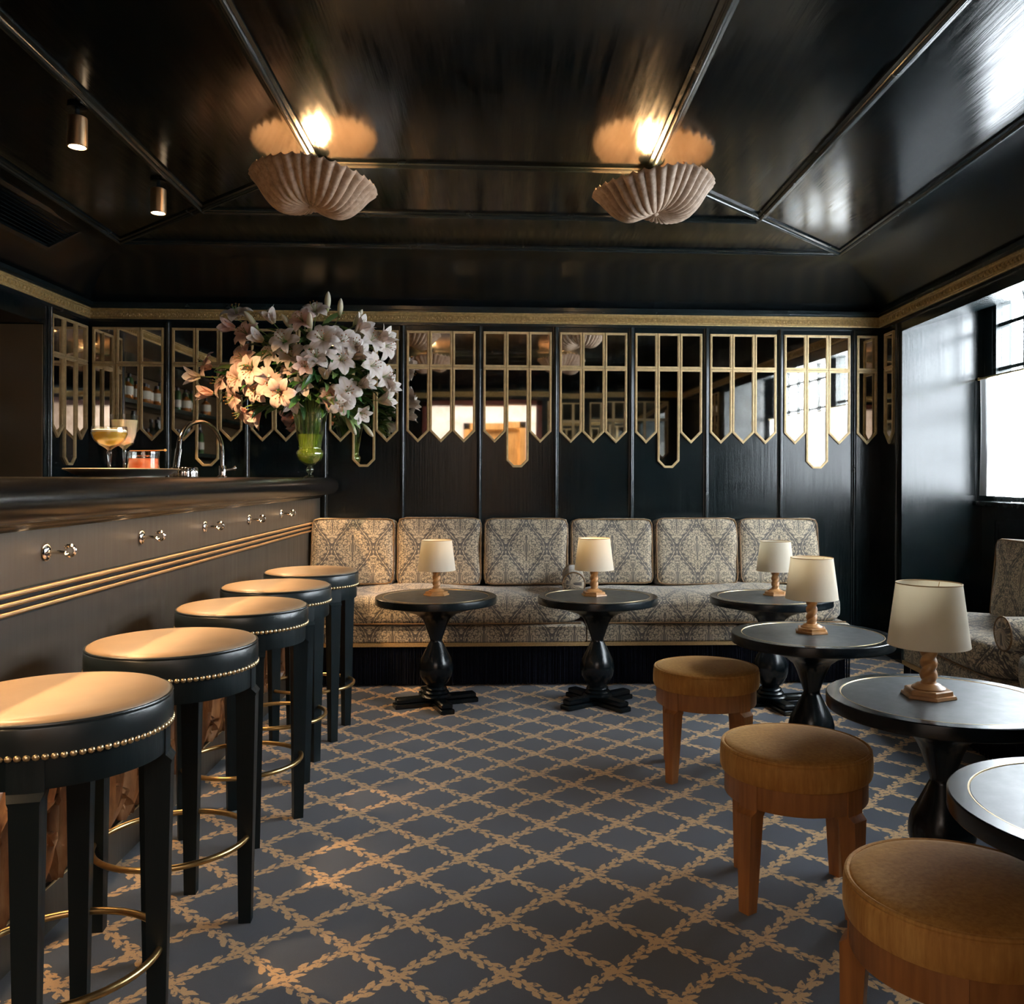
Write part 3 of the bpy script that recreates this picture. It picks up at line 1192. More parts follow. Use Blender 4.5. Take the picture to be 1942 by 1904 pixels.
def make_bar_stool():
    t = thing('bar_stool', '', 'stool', (0, 0, 0))
    # padded seat: tan leather top, piping, black leather border
    MB().lathe([(0, .737), (.05, .7368), (.10, .736), (.15, .7350), (.18, .7335), (.194, .7310), (.2005, .7265), (.2015, .722), (.200, .716), (0, .716)], 56).build('seat_top', M['tan'], t, angle=60)
    MB().tube([(.2035 * math.cos(2 * PI * i / 56), .2035 * math.sin(2 * PI * i / 56), .7225) for i in range(56)], .0032, 8, closed=True).build('piping', M['blackleather'], t)
    MB().lathe([(.199, .7215), (.2050, .7200), (.2068, .7165), (.2072, .695), (.2066, .674), (.2050, .667), (.19, .664)], 56, mod=lambda a, k: 1 + .0022 * math.sin(a * 9 + k * 1.3), close=True).build('seat_border', M['blackleather'], t, angle=60)
    nail = MB().ball((0, 0, 0), (.0066, .0066, .0048), 8, 3, half=True).mesh('nail_head', M['nail'])
    NN = 90
    for i in range(NN):
        a = 2 * PI * i / NN
        link('nail_head', nail, t, (.2045 * math.cos(a), .2045 * math.sin(a), .6685), (0, PI / 2, 0) if False else Matrix(((0, -math.sin(a), math.cos(a)), (0, math.cos(a), math.sin(a)), (-1, 0, 0))).to_euler())
    MB().lathe([(.176, .610), (.197, .610), (.1985, .614), (.1985, .664), (.176, .664)], 56, close=False).build('apron', M['woodblack'], t)
    leg = arc_leg(.2005, .168, .030, 0, .664, .0155, .180, .606).mesh('leg', M['woodblack'], True, 30)
    for k in range(4):
        link('leg', leg, t, (0, 0, 0), (0, 0, R(45 + 90 * k)))
    # brass foot ring: bowed between the legs
    pts = []
    for i in range(64):
        a = 2 * PI * i / 64
        pts.append(((.186 + .0) * math.cos(a), .186 * math.sin(a), .222))
    MB().tube(pts, .0075, 10, closed=True).build('foot_ring', M['brass'], t)
    return t


ST = ((-.857, 1.752, -33), (-.843, 2.315, -40), (-.852, 2.950, -18), (-.880, 3.495, 3), (-.860, 4.030, -3))
slab = ['tan topped bar stool nearest the camera at the lower left',
        'second bar stool from the camera, tan seat with brass nail trim',
        'middle one of the five tan topped bar stools',
        'fourth bar stool from the camera, partly hidden by the middle stool',
        'farthest bar stool, standing next to the patterned sofa']
s0_ = make_bar_stool()
for k, (x, y, a) in enumerate(ST):
    o = s0_ if k == 0 else copy_tree(s0_)
    o.location = (x, y, 0)
    o.rotation_euler = (0, 0, R(a))
    tag(o, slab[k], 'stool', 'bar stools along the bar')


# ------------------------------------------------------------------ velvet stools
def make_velvet_stool():
    t = thing('velvet_stool', '', 'stool', (0, 0, 0))
    MB().lathe([(0, .424), (.06, .4238), (.12, .422), (.165, .4195), (.188, .416), (.1955, .411), (.195, .40), (0, .40)], 56).build('seat_top', M['velvet'], t, angle=60)
    MB().tube([(.1975 * math.cos(2 * PI * i / 56), .1975 * math.sin(2 * PI * i / 56), .4105) for i in range(56)], .0055, 8, closed=True).build('piping', M['velvet'], t)
    MB().lathe([(.192, .410), (.2015, .407), (.2045, .400), (.2055, .375), (.2045, .352), (.2015, .343), (.19, .341)], 56, mod=lambda a, k: 1 + .0018 * math.sin(a * 11 + k)).build('seat_border', M['velvet'], t, angle=60)
    MB().lathe([(.172, .278), (.1915, .278), (.193, .281), (.193, .342), (.172, .342)], 56, close=False).build('apron', M['velvetwood'], t)
    leg = arc_leg(.196, .164, .030, 0, .342, .0165, .192, .274).mesh('leg', M['velvetwood'], True, 30)
    for k in range(4):
        link('leg', leg, t, (0, 0, 0), (0, 0, R(45 + 90 * k)))
    return t


VS = ((.793, 3.43, -9), (.812, 2.425, -12), (.835, 1.575, 12))
vlab = ['mustard velvet stool farthest from the camera, before the sofa', 'mustard velvet stool in the middle of the three', 'mustard velvet stool nearest the camera, tucked under the front table']
v0 = make_velvet_stool()
for k, (x, y, a) in enumerate(VS):
    o = v0 if k == 0 else copy_tree(v0)
    o.location = (x, y, 0)
    o.rotation_euler = (0, 0, R(a))
    tag(o, vlab[k], 'stool', 'round velvet stools')


# ------------------------------------------------------------------ pedestal tables
def make_table():
    t = thing('pedestal_table', '', 'table', (0, 0, 0))
    MB().lathe([(.262, .5485), (.2655, .5485), (.268, .5500), (.3015, .5500), (.3045, .5480), (.3050, .5465), (.3050, .5165), (.3030, .5140), (.26, .510), (.262, .53)], 72, close=False).add([(0, 0, .53)], []).build('table_rim', M['tableblack'], t, angle=25)
    MB().lathe([(0, .5492), (.262, .5492), (.262, .530), (0, .530)], 72).build('table_top', M['tabletop'], t)
    MB().lathe([(.2635, .5478), (.2650, .5504), (.2672, .5504), (.2685, .5478)], 72, close=False).build('inlay_line', M['nail'], t)
    pr = [(0, .512), (.27, .512), (.225, .500), (.165, .482), (.105, .462), (.072, .436), (.056, .405), (.044, .370), (.033, .338), (.030, .326), (.034, .318), (.042, .302), (.060, .266),
          (.078, .232), (.086, .203), (.087, .178), (.080, .148), (.062, .118), (.044, .100), (.040, .094), (.052, .090), (.056, .083), (.050, .077), (.060, .073), (.066, .066), (.062, .059), (.074, .055), (.080, .049), (0, .047)]
    MB().lathe(pr, 40).build('pedestal', M['tableblack'], t, angle=50)
    foot = MB()
    foot.box(.0, .215, -.034, .034, .0, .024, bev=.003)
    foot.box(.0, .205, -.028, .028, .024, .050, bev=.006)
    fm = foot.mesh('foot', M['tableblack'], True, 30)
    for k in range(4):
        link('foot', fm, t, (0, 0, 0), (0, 0, R(90 * k)))
    return t


TABS = ((-.338, 4.505, 20, 'black pedestal table with lamp, leftmost in front of the sofa'),
        (.480, 4.490, 35, 'black pedestal table at the middle of the sofa'),
        (1.357, 4.435, 10, 'black pedestal table at the right end of the sofa'),
        (1.192, 3.370, 30, 'black pedestal table overlapping the one at the sofa end, lamp at centre'),
        (1.203, 2.372, 15, 'large looking black table with the biggest lamp, between two velvet stools'),
        (1.142, 1.560, 45, 'black table without a lamp cut off at the lower right'))
t0 = make_table()
for k, (x, y, a, lab) in enumerate(TABS):
    o = t0 if k == 0 else copy_tree(t0)
    o.location = (x, y, 0)
    o.rotation_euler = (0, 0, R(a))
    tag(o, lab, 'table', 'black pedestal tables')


# ------------------------------------------------------------------ table lamps
def twist_mesh():
    m = MB()
    n, rows = 32, 60
    vs = []
    H = .105
    for j in range(rows + 1):
        t = j / rows
        ph = t * 2 * PI * 1.75
        ox, oy = 0, 0
        for i in range(n):
            a = 2 * PI * i / n
            r = .0155 + .0065 * abs(math.cos(a - ph)) ** .9
            vs.append((ox + r * math.cos(a), oy + r * math.sin(a), .034 + H * t))
    fs = [(j * n + i, j * n + (i + 1) % n, (j + 1) * n + (i + 1) % n, (j + 1) * n + i) for j in range(rows) for i in range(n)] + [tuple(range(n)), tuple(rows * n + i for i in range(n))]
    return m.add(vs, fs).mesh('twisted_column', M['lampwood'])


TW = twist_mesh()


def make_lamp():
    t = thing('table_lamp', '', 'lamp', (0, 0, 0))
    MB().lathe([(0, 0), (.068, 0), (.069, .002), (.067, .008), (.060, .009), (.059, .019), (.055, .021), (0, .021)], 6).build('base', M['lampwood'], t, smooth=False)
    MB().lathe([(0, .020), (.040, .020), (.042, .023), (.039, .026), (.033, .028), (.030, .032), (.022, .035), (0, .035)], 28).build('collar', M['lampwood'], t)
    link('twisted_column', TW, t)
    MB().lathe([(0, .138), (.012, .138), (.012, .150), (.017, .152), (.017, .168), (.014, .170), (0, .170)], 16).build('socket', M['brass'], t)
    sh = MB().lathe([(.101, .132), (.0805, .292), (.0795, .2915), (.0998, .1325)], 48, close=False).build('lamp_shade', M['shade'], t, angle=60)
    MB().tube([(.0802 * math.cos(2 * PI * i / 48), .0802 * math.sin(2 * PI * i / 48), .2915) for i in range(48)], .0015, 6, closed=True).build('shade_rim', M['shaderim'], sh)
    MB().tube([(.1004 * math.cos(2 * PI * i / 48), .1004 * math.sin(2 * PI * i / 48), .1325) for i in range(48)], .0012, 6, closed=True).build('shade_rim', M['shade'], sh)
    m = MB()
    for k in range(3):
        a = 2 * PI * k / 3 + .4
        m.tube([(.010 * math.cos(a), .010 * math.sin(a), .168), (.0800 * math.cos(a), .0800 * math.sin(a), .288)], .001, 5)
    m.build('shade_carrier', M['brass'], t)
    MB().lathe([(0, .168), (.010, .170), (.014, .185), (.026, .205), (.028, .222), (.020, .240), (0, .248)], 18).build('bulb', M['foam'], t)
    return t


LMP = ((-.340, 4.545, 10, 'cream shaded barley twist lamp on the leftmost table by the sofa', .96),
       (.464, 4.510, 35, 'faintly glowing barley twist lamp on the table at mid sofa', 1.0),
       (1.400, 4.500, 5, 'cream shaded barley twist lamp on the sofa end table', .95),
       (1.204, 3.405, 12, 'barley twist lamp on the second table from the right edge, overlapping the lamp behind', 1.0),
       (1.176, 2.395, 22, 'largest looking barley twist lamp, on the table near the right edge', 1.07))
l0 = make_lamp()
for k, (x, y, a, lab, sc) in enumerate(LMP):
    o = l0 if k == 0 else copy_tree(l0)
    o.location = (x, y, .5492)
    o.scale = (sc, sc, sc)
    o.rotation_euler = (0, 0, R(a))
    tag(o, lab, 'lamp', 'barley twist table lamps')
for (x, y, p) in ((-.340, 4.545, .25), (.464, 4.510, .8), (1.204, 3.405, .12)):
    light('lamp_bulb', 'POINT', (x, y, .5492 + .255), p, (1, .68, .32), shadow_soft_size=.02)


# ------------------------------------------------------------------ upholstery
def rounded_box(w, d, h, p=8, n=9, lump=.0, seed=0, uvT=None, flat=None):
    """superellipsoid box centred on the origin, seams implied by piping"""
    rnd = random.Random(seed)
    vs, fs, idx = [], [], {}

    def vert(x, y, z):
        k = (round(x, 4), round(y, 4), round(z, 4))
        if k not in idx:
            q = (abs(x) ** p + abs(y) ** p + abs(z) ** p) ** (-1 / p)
            X, Y, Z = x * q, y * q, z * q
            l = lump * (math.sin(X * 2.3 + seed) * math.cos(Z * 2.9 + seed * 1.7) + .5 * math.sin(X * 5.1 + Z * 4.3 + seed))
            idx[k] = len(vs)
            vs.append((X * w / 2, Y * d / 2 + l * (1 if Y < 0 else -.5), Z * h / 2 + l * .4 * (1 if Z > 0 else 0)))
        return idx[k]
    for ax in range(3):
        for sg in (-1, 1):
            for i in range(n):
                for j in range(n):
                    c = []
                    for a, b in ((i, j), (i + 1, j), (i + 1, j + 1), (i, j + 1)):
                        A = math.tan((a / n * 2 - 1) * PI / 4)
                        B = math.tan((b / n * 2 - 1) * PI / 4)
                        pt = [0, 0, 0]
                        pt[ax] = sg
                        pt[(ax + 1) % 3] = A
                        pt[(ax + 2) % 3] = B
                        c.append(vert(*pt))
                    fs.append(tuple(c))
    return MB().add(vs, fs)


def super_ring(w, d, h, y, p=8, n=72):
    s = (1 - abs(y) ** p) ** (1 / p)
    pts = []
    for i in range(n):
        a = 2 * PI * i / n
        c, sn = math.cos(a), math.sin(a)
        q = (abs(c) ** p + abs(sn) ** p) ** (-1 / p) * s
        pts.append((c * q * w / 2, y * d / 2, sn * q * h / 2))
    return pts


def back_cushion(loc, rz, w, h, d, tilt, label, group, seed, uo=0.0):
    t = thing('back_cushion', label, 'cushion', loc, rz, group)
    t.rotation_euler = (tilt, 0, rz)
    rounded_box(w, d, h, 14, 14, .006, seed).build('cover', M['damask'], t, angle=80, uvf=lambda p: (p[0] + uo, p[2] + (p[1] * .5) + .03))
    for y in (-.94, .94):
        MB().tube(super_ring(w + .002, d, h + .002, y, 14), .0045, 6, closed=True).build('piping', M['piping'], t)
    return t


cw = ((-1.165, -.655), (-.648, -.130), (-.120, .400), (.412, .925), (.935, 1.452), (1.458, 1.965))
clab = ['warmly lit damask back cushion at the left end beside the bar', 'damask back cushion behind the leftmost table lamp', 'third damask back cushion, just left of the small bolster',
        'damask back cushion behind the glowing lamp and bolster', 'fifth damask back cushion with no lamp in front', 'damask back cushion at the right end behind two lamps']
for k, (a, b) in enumerate(cw):
    back_cushion(((a + b) / 2, 5.50 + .006 * (k % 2), .690), 0, (b - a), .405 + .006 * ((k * 2) % 3), .19, R(-7), clab[k], 'damask back cushions on the long sofa', k + 1)


def fringe_mesh(L, h, T, z1):
    m = MB()
    n = int(L / .0085)
    rnd = random.Random(4)
    for i in range(n):
        s = (i + .5) * L / n
        w_ = .0040
        o1, o2 = rnd.uniform(-.004, .004), rnd.uniform(-.003, .003)
        dz = rnd.uniform(0, .006)
        o = rnd.uniform(0, .008)
        m.add([T(s - w_, o, z1), T(s + w_, o, z1), T(s + w_ + o1, o + o2, z1 - h * .5), T(s - w_ + o1, o + o2, z1 - h * .5), T(s + w_ + o1 * .5, o + .002, z1 - h + dz), T(s - w_ + o1 * .5, o + .002, z1 - h + dz),
               T(s, o - .004, z1), T(s + o1, o - .004, z1 - h * .5), T(s + o1 * .5, o - .002, z1 - h + dz)],
              [(0, 6, 7, 3), (6, 1, 2, 7), (3, 7, 8, 5), (7, 2, 4, 8), (0, 3, 2, 1), (3, 5, 4, 2), (0, 1, 6), (5, 8, 4)])
    return m


def sofa(T, L, depth, label, seams, end_l, end_r, name='sofa', seatz=.475):
    """T(s, d, z): s along the sofa, d from the front edge backwards"""
    t = thing(name, label, 'sofa', T(L / 2, depth / 2, 0))
    O = Vector(t.location)
    TT = lambda s, d, z: tuple(Vector(T(s, d, z)) - O)
    MB().box(0.02, L - .02, .03, depth, .012, .225, TT).build('plinth', M['fringe'], t, smooth=False)
    segs = [0] + seams + [L]
    for i in range(len(segs) - 1):
        a, b = segs[i] + .002, segs[i + 1] - .002
        uvm = lambda p: (0, 0)
        m = MB().box(a, b, .0, depth, .240, .335, lambda s, d, z: (s, d, z), bev=.008)
        uv = [(p[0], p[2] + p[1] + .10) for p in m.v]
        m.v = [TT(*p) for p in m.v]
        m.uv = uv
        m.build('base_panel', M['damask'], t)
        # seat cushion, crowned and bulging over the edge
        w_, d_ = b - a, depth - .03
        rb = rounded_box(w_, d_, .165, 5, 14, .0, i)
        vs2, uv2 = [], []
        for x, y, z in rb.v:
            S = a + w_ / 2 + x
            D = d_ / 2 + y - .02
            Z = .405 + z + (.012 * math.sin(S * 6 + D * 9) * (1 if z > 0 else 0))
            if z > 0:
                Z += .012 * (1 - (x / (w_ / 2)) ** 2)
            vs2.append(TT(S, D, Z))
            uv2.append((S, Z + D * .9 + .05))
        rb.v = vs2
        rb.uv = uv2
        rb.build('seat_cushion', M['damask'], t, angle=80)
        MB().tube([TT(a + .03 + (w_ - .06) * k / 30, -.012, .348) for k in range(31)], .004, 6).build('piping', M['piping'], t)
    MB().box(0, L, -.006, .02, .221, .240, TT).build('gold_braid', M['braid'], t, smooth=False)
    fm = fringe_mesh(L, .215, lambda s, d, z: TT(s, d + .004, z), .224)
    for k, (sd) in enumerate((0, L)):
        pass
    fr_ = fm.build('fringe', M['fringe'], t, smooth=False)
    fr_['kind'] = 'stuff'
    for sd in (0, L):
        m2 = fringe_mesh(depth, .215, lambda s, d, z: TT(sd + (.008 if sd == 0 else -.008), s, z), .224)
        o = m2.build('fringe', M['fringe'], t, smooth=False)
        o['kind'] = 'stuff'
        MB().box(min(sd, sd) - .004, sd + .004, 0, depth, .221, .240, TT).build('gold_braid', M['braid'], t, smooth=False)
    return t


SF = 4.885
sofa(lambda s, d, z: (-1.105 + s, SF + d, z), 3.055, .74, 'long damask sofa with navy fringe along the back wall', [1.565], True, True)


def bolster(loc, rot, L, r, label):
    t = thing('bolster', label, 'cushion', loc)
    t.rotation_euler = rot
    prof = [(0, -L / 2 - .004), (r * .5, -L / 2 - .003), (r * .93, -L / 2 + .002), (r, -L / 2 + .012), (r * 1.015, 0), (r, L / 2 - .012), (r * .93, L / 2 - .002), (r * .5, L / 2 + .003), (0, L / 2 + .004)]
    MB().lathe(prof, 28).build('cover', M['damask'], t, angle=70, uvf=lambda p: (p[2], math.atan2(p[1], p[0]) * r))
    for z in (-L / 2 + .004, L / 2 - .004):
        MB().tube([(r * math.cos(2 * PI * i / 32), r * math.sin(2 * PI * i / 32), z) for i in range(32)], .004, 6, closed=True).build('piping', M['piping'], t)
    return t


bolster((.405, 5.10, .565), (PI / 2, 0, R(-4)), .46, .062, 'small damask bolster lying on the sofa seat behind the glowing lamp')
# alcove sofa in the right wall's frame
sofa(lambda s, d, z: RW(3.53 - s, -.42 + d, z), 2.11, .88, 'damask sofa in the window alcove at the right edge', [1.17], True, True)
rzr = math.atan2(D1[1], D1[0])
for k, (s0, s1, lab) in enumerate(((1.62, 2.17, 'shadowed damask back cushion on the alcove sofa, nearest the corner'), (2.19, 2.74, 'middle damask back cushion on the alcove sofa, outside the frame'), (2.76, 3.31, 'near damask back cushion on the alcove sofa, outside the frame'))):
    p = RW((s0 + s1) / 2, .02, .665)
    t = back_cushion(p, 0, s1 - s0, .40, .20, 0, lab, 'damask back cushions on the alcove sofa', 11 + k)
    t.rotation_euler = (R(-5), 0, rzr)
p = RW(2.40, -.20, .545)
bo2 = bolster(p, (0, PI / 2, math.atan2(D2[1], D2[0])), .46, .066, 'damask bolster lying on the alcove sofa behind the biggest lamp')

# ------------------------------------------------------------------ plaster shell ceiling lamps
def make_shell_lamp():
    t = thing('ceiling_lamp', '', 'lamp', (0, 0, 0))     # origin at the ceiling
    MB().lathe([(0, 0), (.055, 0), (.058, -.006), (.050, -.020), (.030, -.030), (.012, -.036), (0, -.036)], 28).build('ceiling_rose', M['tableblack'], t)
    MB().tube([(0, 0, -.03), (0, 0, -.17)], .008, 10).build('rod', M['tableblack'], t)
    for k in range(2):
        # one scallop valve: fan of ribs from the hinge at the bottom centre
        NR = 17
        na, nr = NR * 6, 18
        vs = []
        for side in (0, 1):
            for j in range(nr + 1):
                t_ = j / nr
                for i in range(na + 1):
                    u = i / na
                    th = (u - .5) * PI * 1.02 + k * PI
                    rib = abs(math.sin(u * NR * PI))
                    ear = abs(u - .5) * 2
                    Rr = .258 * (1 - .06 * ear ** 4) * (1 + .035 * rib * t_ ** 2)
                    rad = Rr * (.03 + .97 * t_ ** .80)
                    lobe = math.cos((u - .5) * PI)
                    z = -.176 + .115 * t_ ** 2.2 * (1 - .12 * lobe) - .042 * math.sin(PI * min(1, t_ * 1.15)) * (lobe ** .9 if lobe > 0 else 0)
                    z += .030 * (1 - lobe) * t_ * .6
                    z += (.015 * rib * t_ ** .8) * -1 + .010 * t_
                    if side:
                        z += .010
                        rad *= .985
                    vs.append((rad * math.cos(th), rad * math.sin(th), z))
        q = (na + 1) * (nr + 1)
        fs = []
        for j in range(nr):
            for i in range(na):
                a = j * (na + 1) + i
                fs.append((a, a + 1, a + na + 2, a + na + 1))
                fs.append((q + a, q + a + na + 1, q + a + na + 2, q + a + 1))
        for i in range(na):
            a = nr * (na + 1) + i
            fs.append((a, a + 1, q + a + 1, q + a))
        MB().add(vs, fs).build('shell_valve', M['shell'], t, angle=70)
    MB().ball((0, 0, -.172), (.018, .018, .014), 12, 8).build('finial', M['shell'], t)
    for k in range(3):
        a = 2 * PI * k / 3
        MB().ball((.055 * math.cos(a), .055 * math.sin(a), -.125), (.018, .018, .024), 12, 8).build('bulb', M['bulb'], t)
    return t


sl = ['plaster scallop shell ceiling lamp on the left above the lilies', 'plaster scallop shell ceiling lamp on the right', 'left plaster shell ceiling lamp nearer the camera, seen in the mirrors', 'right plaster shell ceiling lamp nearer the camera, seen in the mirrors']
c0 = make_shell_lamp()
for k, ((x, y), a) in enumerate(zip(SHELLS, (0, 24, 10, -20))):
    o = c0 if k == 0 else copy_tree(c0)
    o.location = (x, y, zc(y) - .026)
    o.rotation_euler = (0, R((5, -6, 0, 0)[k]), R(a))
    tag(o, sl[k], 'lamp', 'plaster shell ceiling lamps')

# ------------------------------------------------------------------ ceiling spotlights
def make_spot():
    t = thing('ceiling_spotlight', '', 'spotlight', (0, 0, 0))
    MB().lathe([(0, 0), (.034, 0), (.034, -.010), (.012, -.014), (0, -.014)], 24).build('mounting_plate', M['tableblack'], t)
    MB().tube([(0, 0, -.012), (0, 0, -.045)], .008, 8).build('stem', M['tableblack'], t)
    MB().lathe([(0, -.040), (.026, -.040), (.033, -.044), (.034, -.050), (.0345, -.150), (.030, -.152), (.030, -.138), (0, -.138)], 28).build('housing', M['brassbar'], t)
    MB().lathe([(0, -.1395), (.0285, -.1395), (.0285, -.144), (0, -.144)], 24).build('lens', M['spotlens'], t)
    return t


spl = ['brass cylinder ceiling spotlight over the near part of the bar, out of frame', 'second brass ceiling spotlight along the bar, out of frame', 'brass cylinder ceiling spotlight at the upper left', 'brass cylinder ceiling spotlight left of the shell lamp', 'last brass ceiling spotlight toward the back wall']
p0 = make_spot()
for k, y in enumerate(SPOT_Y[:4]):
    o = p0 if k == 0 else copy_tree(p0)
    o.location = (SPOT_X, y, zc(y))
    tag(o, spl[k], 'spotlight', 'brass ceiling spotlights over the bar')

# ------------------------------------------------------------------ shelves and bottles in the left recess
sh = thing('back_bar_shelves', 'dark bar shelves in the left wall, seen in the mirror', 'shelf', (-3.02, 2.9, 1.0))
so = Vector(sh.location)
TS = lambda x, y, z: (x - so.x, y - so.y, z - so.z)
for z in (1.345, 1.725):
    MB().box(-3.158, -2.88, .72, 5.19, z, z + .028, TS, bev=.004).build('shelf_board', M['shelf'], sh)
    MB().box(-2.884, -2.872, .72, 5.19, z - .006, z + .016, TS).build('shelf_edge', M['shelf'], sh, smooth=False)
MB().box(-3.158, -3.150, .72, 5.19, .985, 2.015, TS).build('back_panel', M['backbar'], sh, smooth=False)
MB().box(-3.15, XL - .002, 5.188, 5.197, 1.0, 2.015, TS).build('end_reflection_panel', M['backbar'], sh, smooth=False)  # added sheet, its brown stands in for warm reflections on the end wall
MB().box(-3.15, -2.70, .72, 5.19, .982, .998, TS).build('work_surface', M['shelf'], sh, smooth=False)


def bottle_meshes(k):
    prs = [[(0, 0), (.036, 0), (.038, .004), (.038, .17), (.034, .19), (.018, .215), (.0135, .23), (.0135, .275), (.0155, .277), (.0155, .285), (0, .285)],
           [(0, 0), (.044, 0), (.046, .005), (.045, .12), (.040, .145), (.016, .17), (.014, .20), (.016, .205), (0, .205)],
           [(0, 0), (.034, 0), (.035, .004), (.036, .15), (.030, .20), (.015, .25), (.013, .295), (.015, .30), (0, .30)],
           [(0, 0), (.030, 0), (.031, .004), (.031, .205), (.026, .222), (.014, .235), (.014, .262), (0, .262)]]
    return prs[k]


bm_g = []
for k, mt in enumerate((M['bottle_dark'], plain('amber_bottle', (.32, .11, .02), .08, 0, 3, .1, 0), plain('clear_spirit_bottle', (.50, .52, .50), .06, 0, 3, .1, 0), plain('green_bottle', (.06, .12, .04), .08, 0, 3, .1, 0))):
    pr = bottle_meshes(k)
    body = MB().lathe(pr, 20).mesh('body', mt)
    rl = pr[2][0] + .0006
    lb = MB().lathe([(rl, .05), (rl + .0004, .052), (rl + .0004, .128), (rl, .13)], 20, close=False).mesh('paper_label', M['labelpaper'])
    H = pr[-1][1]
    cap = MB().lathe([(0, H - .028), (.0158, H - .028), (.0165, H - .024), (.0165, H + .003), (0, H + .004)], 14).mesh('cap', M['capfoil'])
    bm_g.append((body, lb, cap, ['dark glass', 'amber', 'clear', 'green'][k]))
ORDW = 'first second third fourth fifth sixth seventh eighth ninth tenth eleventh twelfth thirteenth fourteenth fifteenth sixteenth seventeenth eighteenth nineteenth twentieth twenty-first twenty-second twenty-third twenty-fourth twenty-fifth twenty-sixth twenty-seventh twenty-eighth'.split()
rnd = random.Random(5)
for zi, z in enumerate((1.373, 1.753)):
    y = 2.55
    k = 0
    while y < 5.10:
        kind = rnd.choice((0, 1, 2, 3, 2, 1))
        H = bottle_meshes(kind)[-1][1]
        if zi == 1 and H > .27:
            kind = 1
        body, lb, cap, nm = bm_g[kind]
        t = thing('bottle', '%s liquor bottle on the %s back bar shelf, %s from the near end' % (nm, ('lower', 'upper')[zi], ORDW[k]), 'bottle', (-3.0 + rnd.uniform(-.03, .05), y, z), rnd.uniform(0, 6), 'bottles on the %s back bar shelf' % (('lower', 'upper')[zi]))
        sc = rnd.uniform(.88, 1.02) if zi == 0 else .84
        t.scale = (1, 1, sc)
        link('body', body, t)
        link('paper_label', lb, t)
        link('cap', cap, t)
        y += rnd.choice((.095, .105, .115, .18))
        k += 1

# ------------------------------------------------------------------ things on the counter
ZC = 1.1465
tray = thing('serving_tray', 'round silver serving tray with three drinks on the bar', 'tray', (-1.40, 3.335, ZC))
MB().lathe([(0, .004), (.145, .004), (.160, .010), (.185, .024), (.196, .027), (.198, .030), (.194, .032), (.183, .028), (.158, .014), (.143, .0075), (0, .0075)], 56).build('tray_body', M['silver'], tray, angle=60)
MB().lathe([(.118, 0), (.142, 0), (.144, .005), (.118, .005)], 40, close=False).build('tray_foot', M['silver'], tray)
TZ = ZC + .008


def glass_thing(name, label, loc, prof, n=32, mod=None, sc=1):
    t = thing(name, label, 'glass', loc, 0, 'cocktails on the tray')
    MB().lathe(prof, n, mod=mod).build('glass_body', M['glass'], t, angle=60)
    t.scale = sc if isinstance(sc, tuple) else (1, 1, 1)
    return t


g1 = glass_thing('coupe_glass', 'stemmed coupe of yellow cocktail at the left of the tray', (-1.405, 3.235, TZ),
                 [(0, 0), (.034, 0), (.035, .002), (.010, .005), (.0045, .010), (.0050, .045), (.0085, .062), (.0090, .070), (.0060, .078), (.014, .084), (.034, .094), (.052, .110), (.060, .128), (.059, .142), (.0575, .152), (.0565, .152), (.058, .140), (.058, .128), (.050, .112), (.032, .0965), (0, .089)], sc=(1, 1, 1.14))
MB().lathe([(0, .0905), (.032, .098), (.0495, .113), (.0572, .129), (.0565, .1335), (0, .1335)], 32).build('cocktail', M['yellowdrink'], g1)
MB().lathe([(0, .1337), (.0565, .1337), (.0568, .139), (.054, .141), (0, .141)], 32).build('foam_cap', M['foam'], g1)
g2 = glass_thing('stemmed_glass', 'tall stemmed glass of cloudy white cocktail behind the coupe', (-1.43, 3.420, TZ),
                 [(0, 0), (.033, 0), (.034, .002), (.010, .005), (.0045, .010), (.0050, .045), (.0075, .062), (.006, .070), (.012, .075), (.030, .085), (.040, .110), (.047, .165), (.0465, .1652), (.0390, .111), (.029, .087), (0, .080)], sc=(1.05, 1.05, 1.38))
MB().lathe([(0, .082), (.0285, .0885), (.0380, .111), (.0440, .150), (0, .150)], 32).build('cocktail', M['whitedrink'], g2)
g3 = glass_thing('rocks_glass', 'ribbed rocks glass of coral red cocktail at the right of the tray', (-1.345, 3.385, TZ),
                 [(0, 0), (.040, 0), (.042, .003), (.0425, .088), (.0410, .088), (.0400, .010), (0, .008)], 48, mod=lambda a, k: 1 + (.012 * math.cos(a * 24) if k in (1, 2) else 0), sc=(1.3, 1.3, 1.0))
MB().lathe([(0, .0085), (.0392, .0105), (.0398, .062), (0, .062)], 40).build('cocktail', M['reddrink'], g3)
MB().box(-.016, .020, -.018, .018, .040, .074, bev=.004).build('ice_cube', M['glass'], g3)
MB().tube([(-.036, -.008, .090), (.054, .014, .094)], .0016, 6).build('garnish_pick', M['brass'], g3)
MB().ball((.056, .0145, .0945), (.005, .005, .005)).build('pick_ball', M['brass'], g3)

# chrome swan neck tap
tp = thing('swan_neck_tap', 'curved chrome swan neck tap on the bar', 'tap', (-1.45, 4.365, ZC))
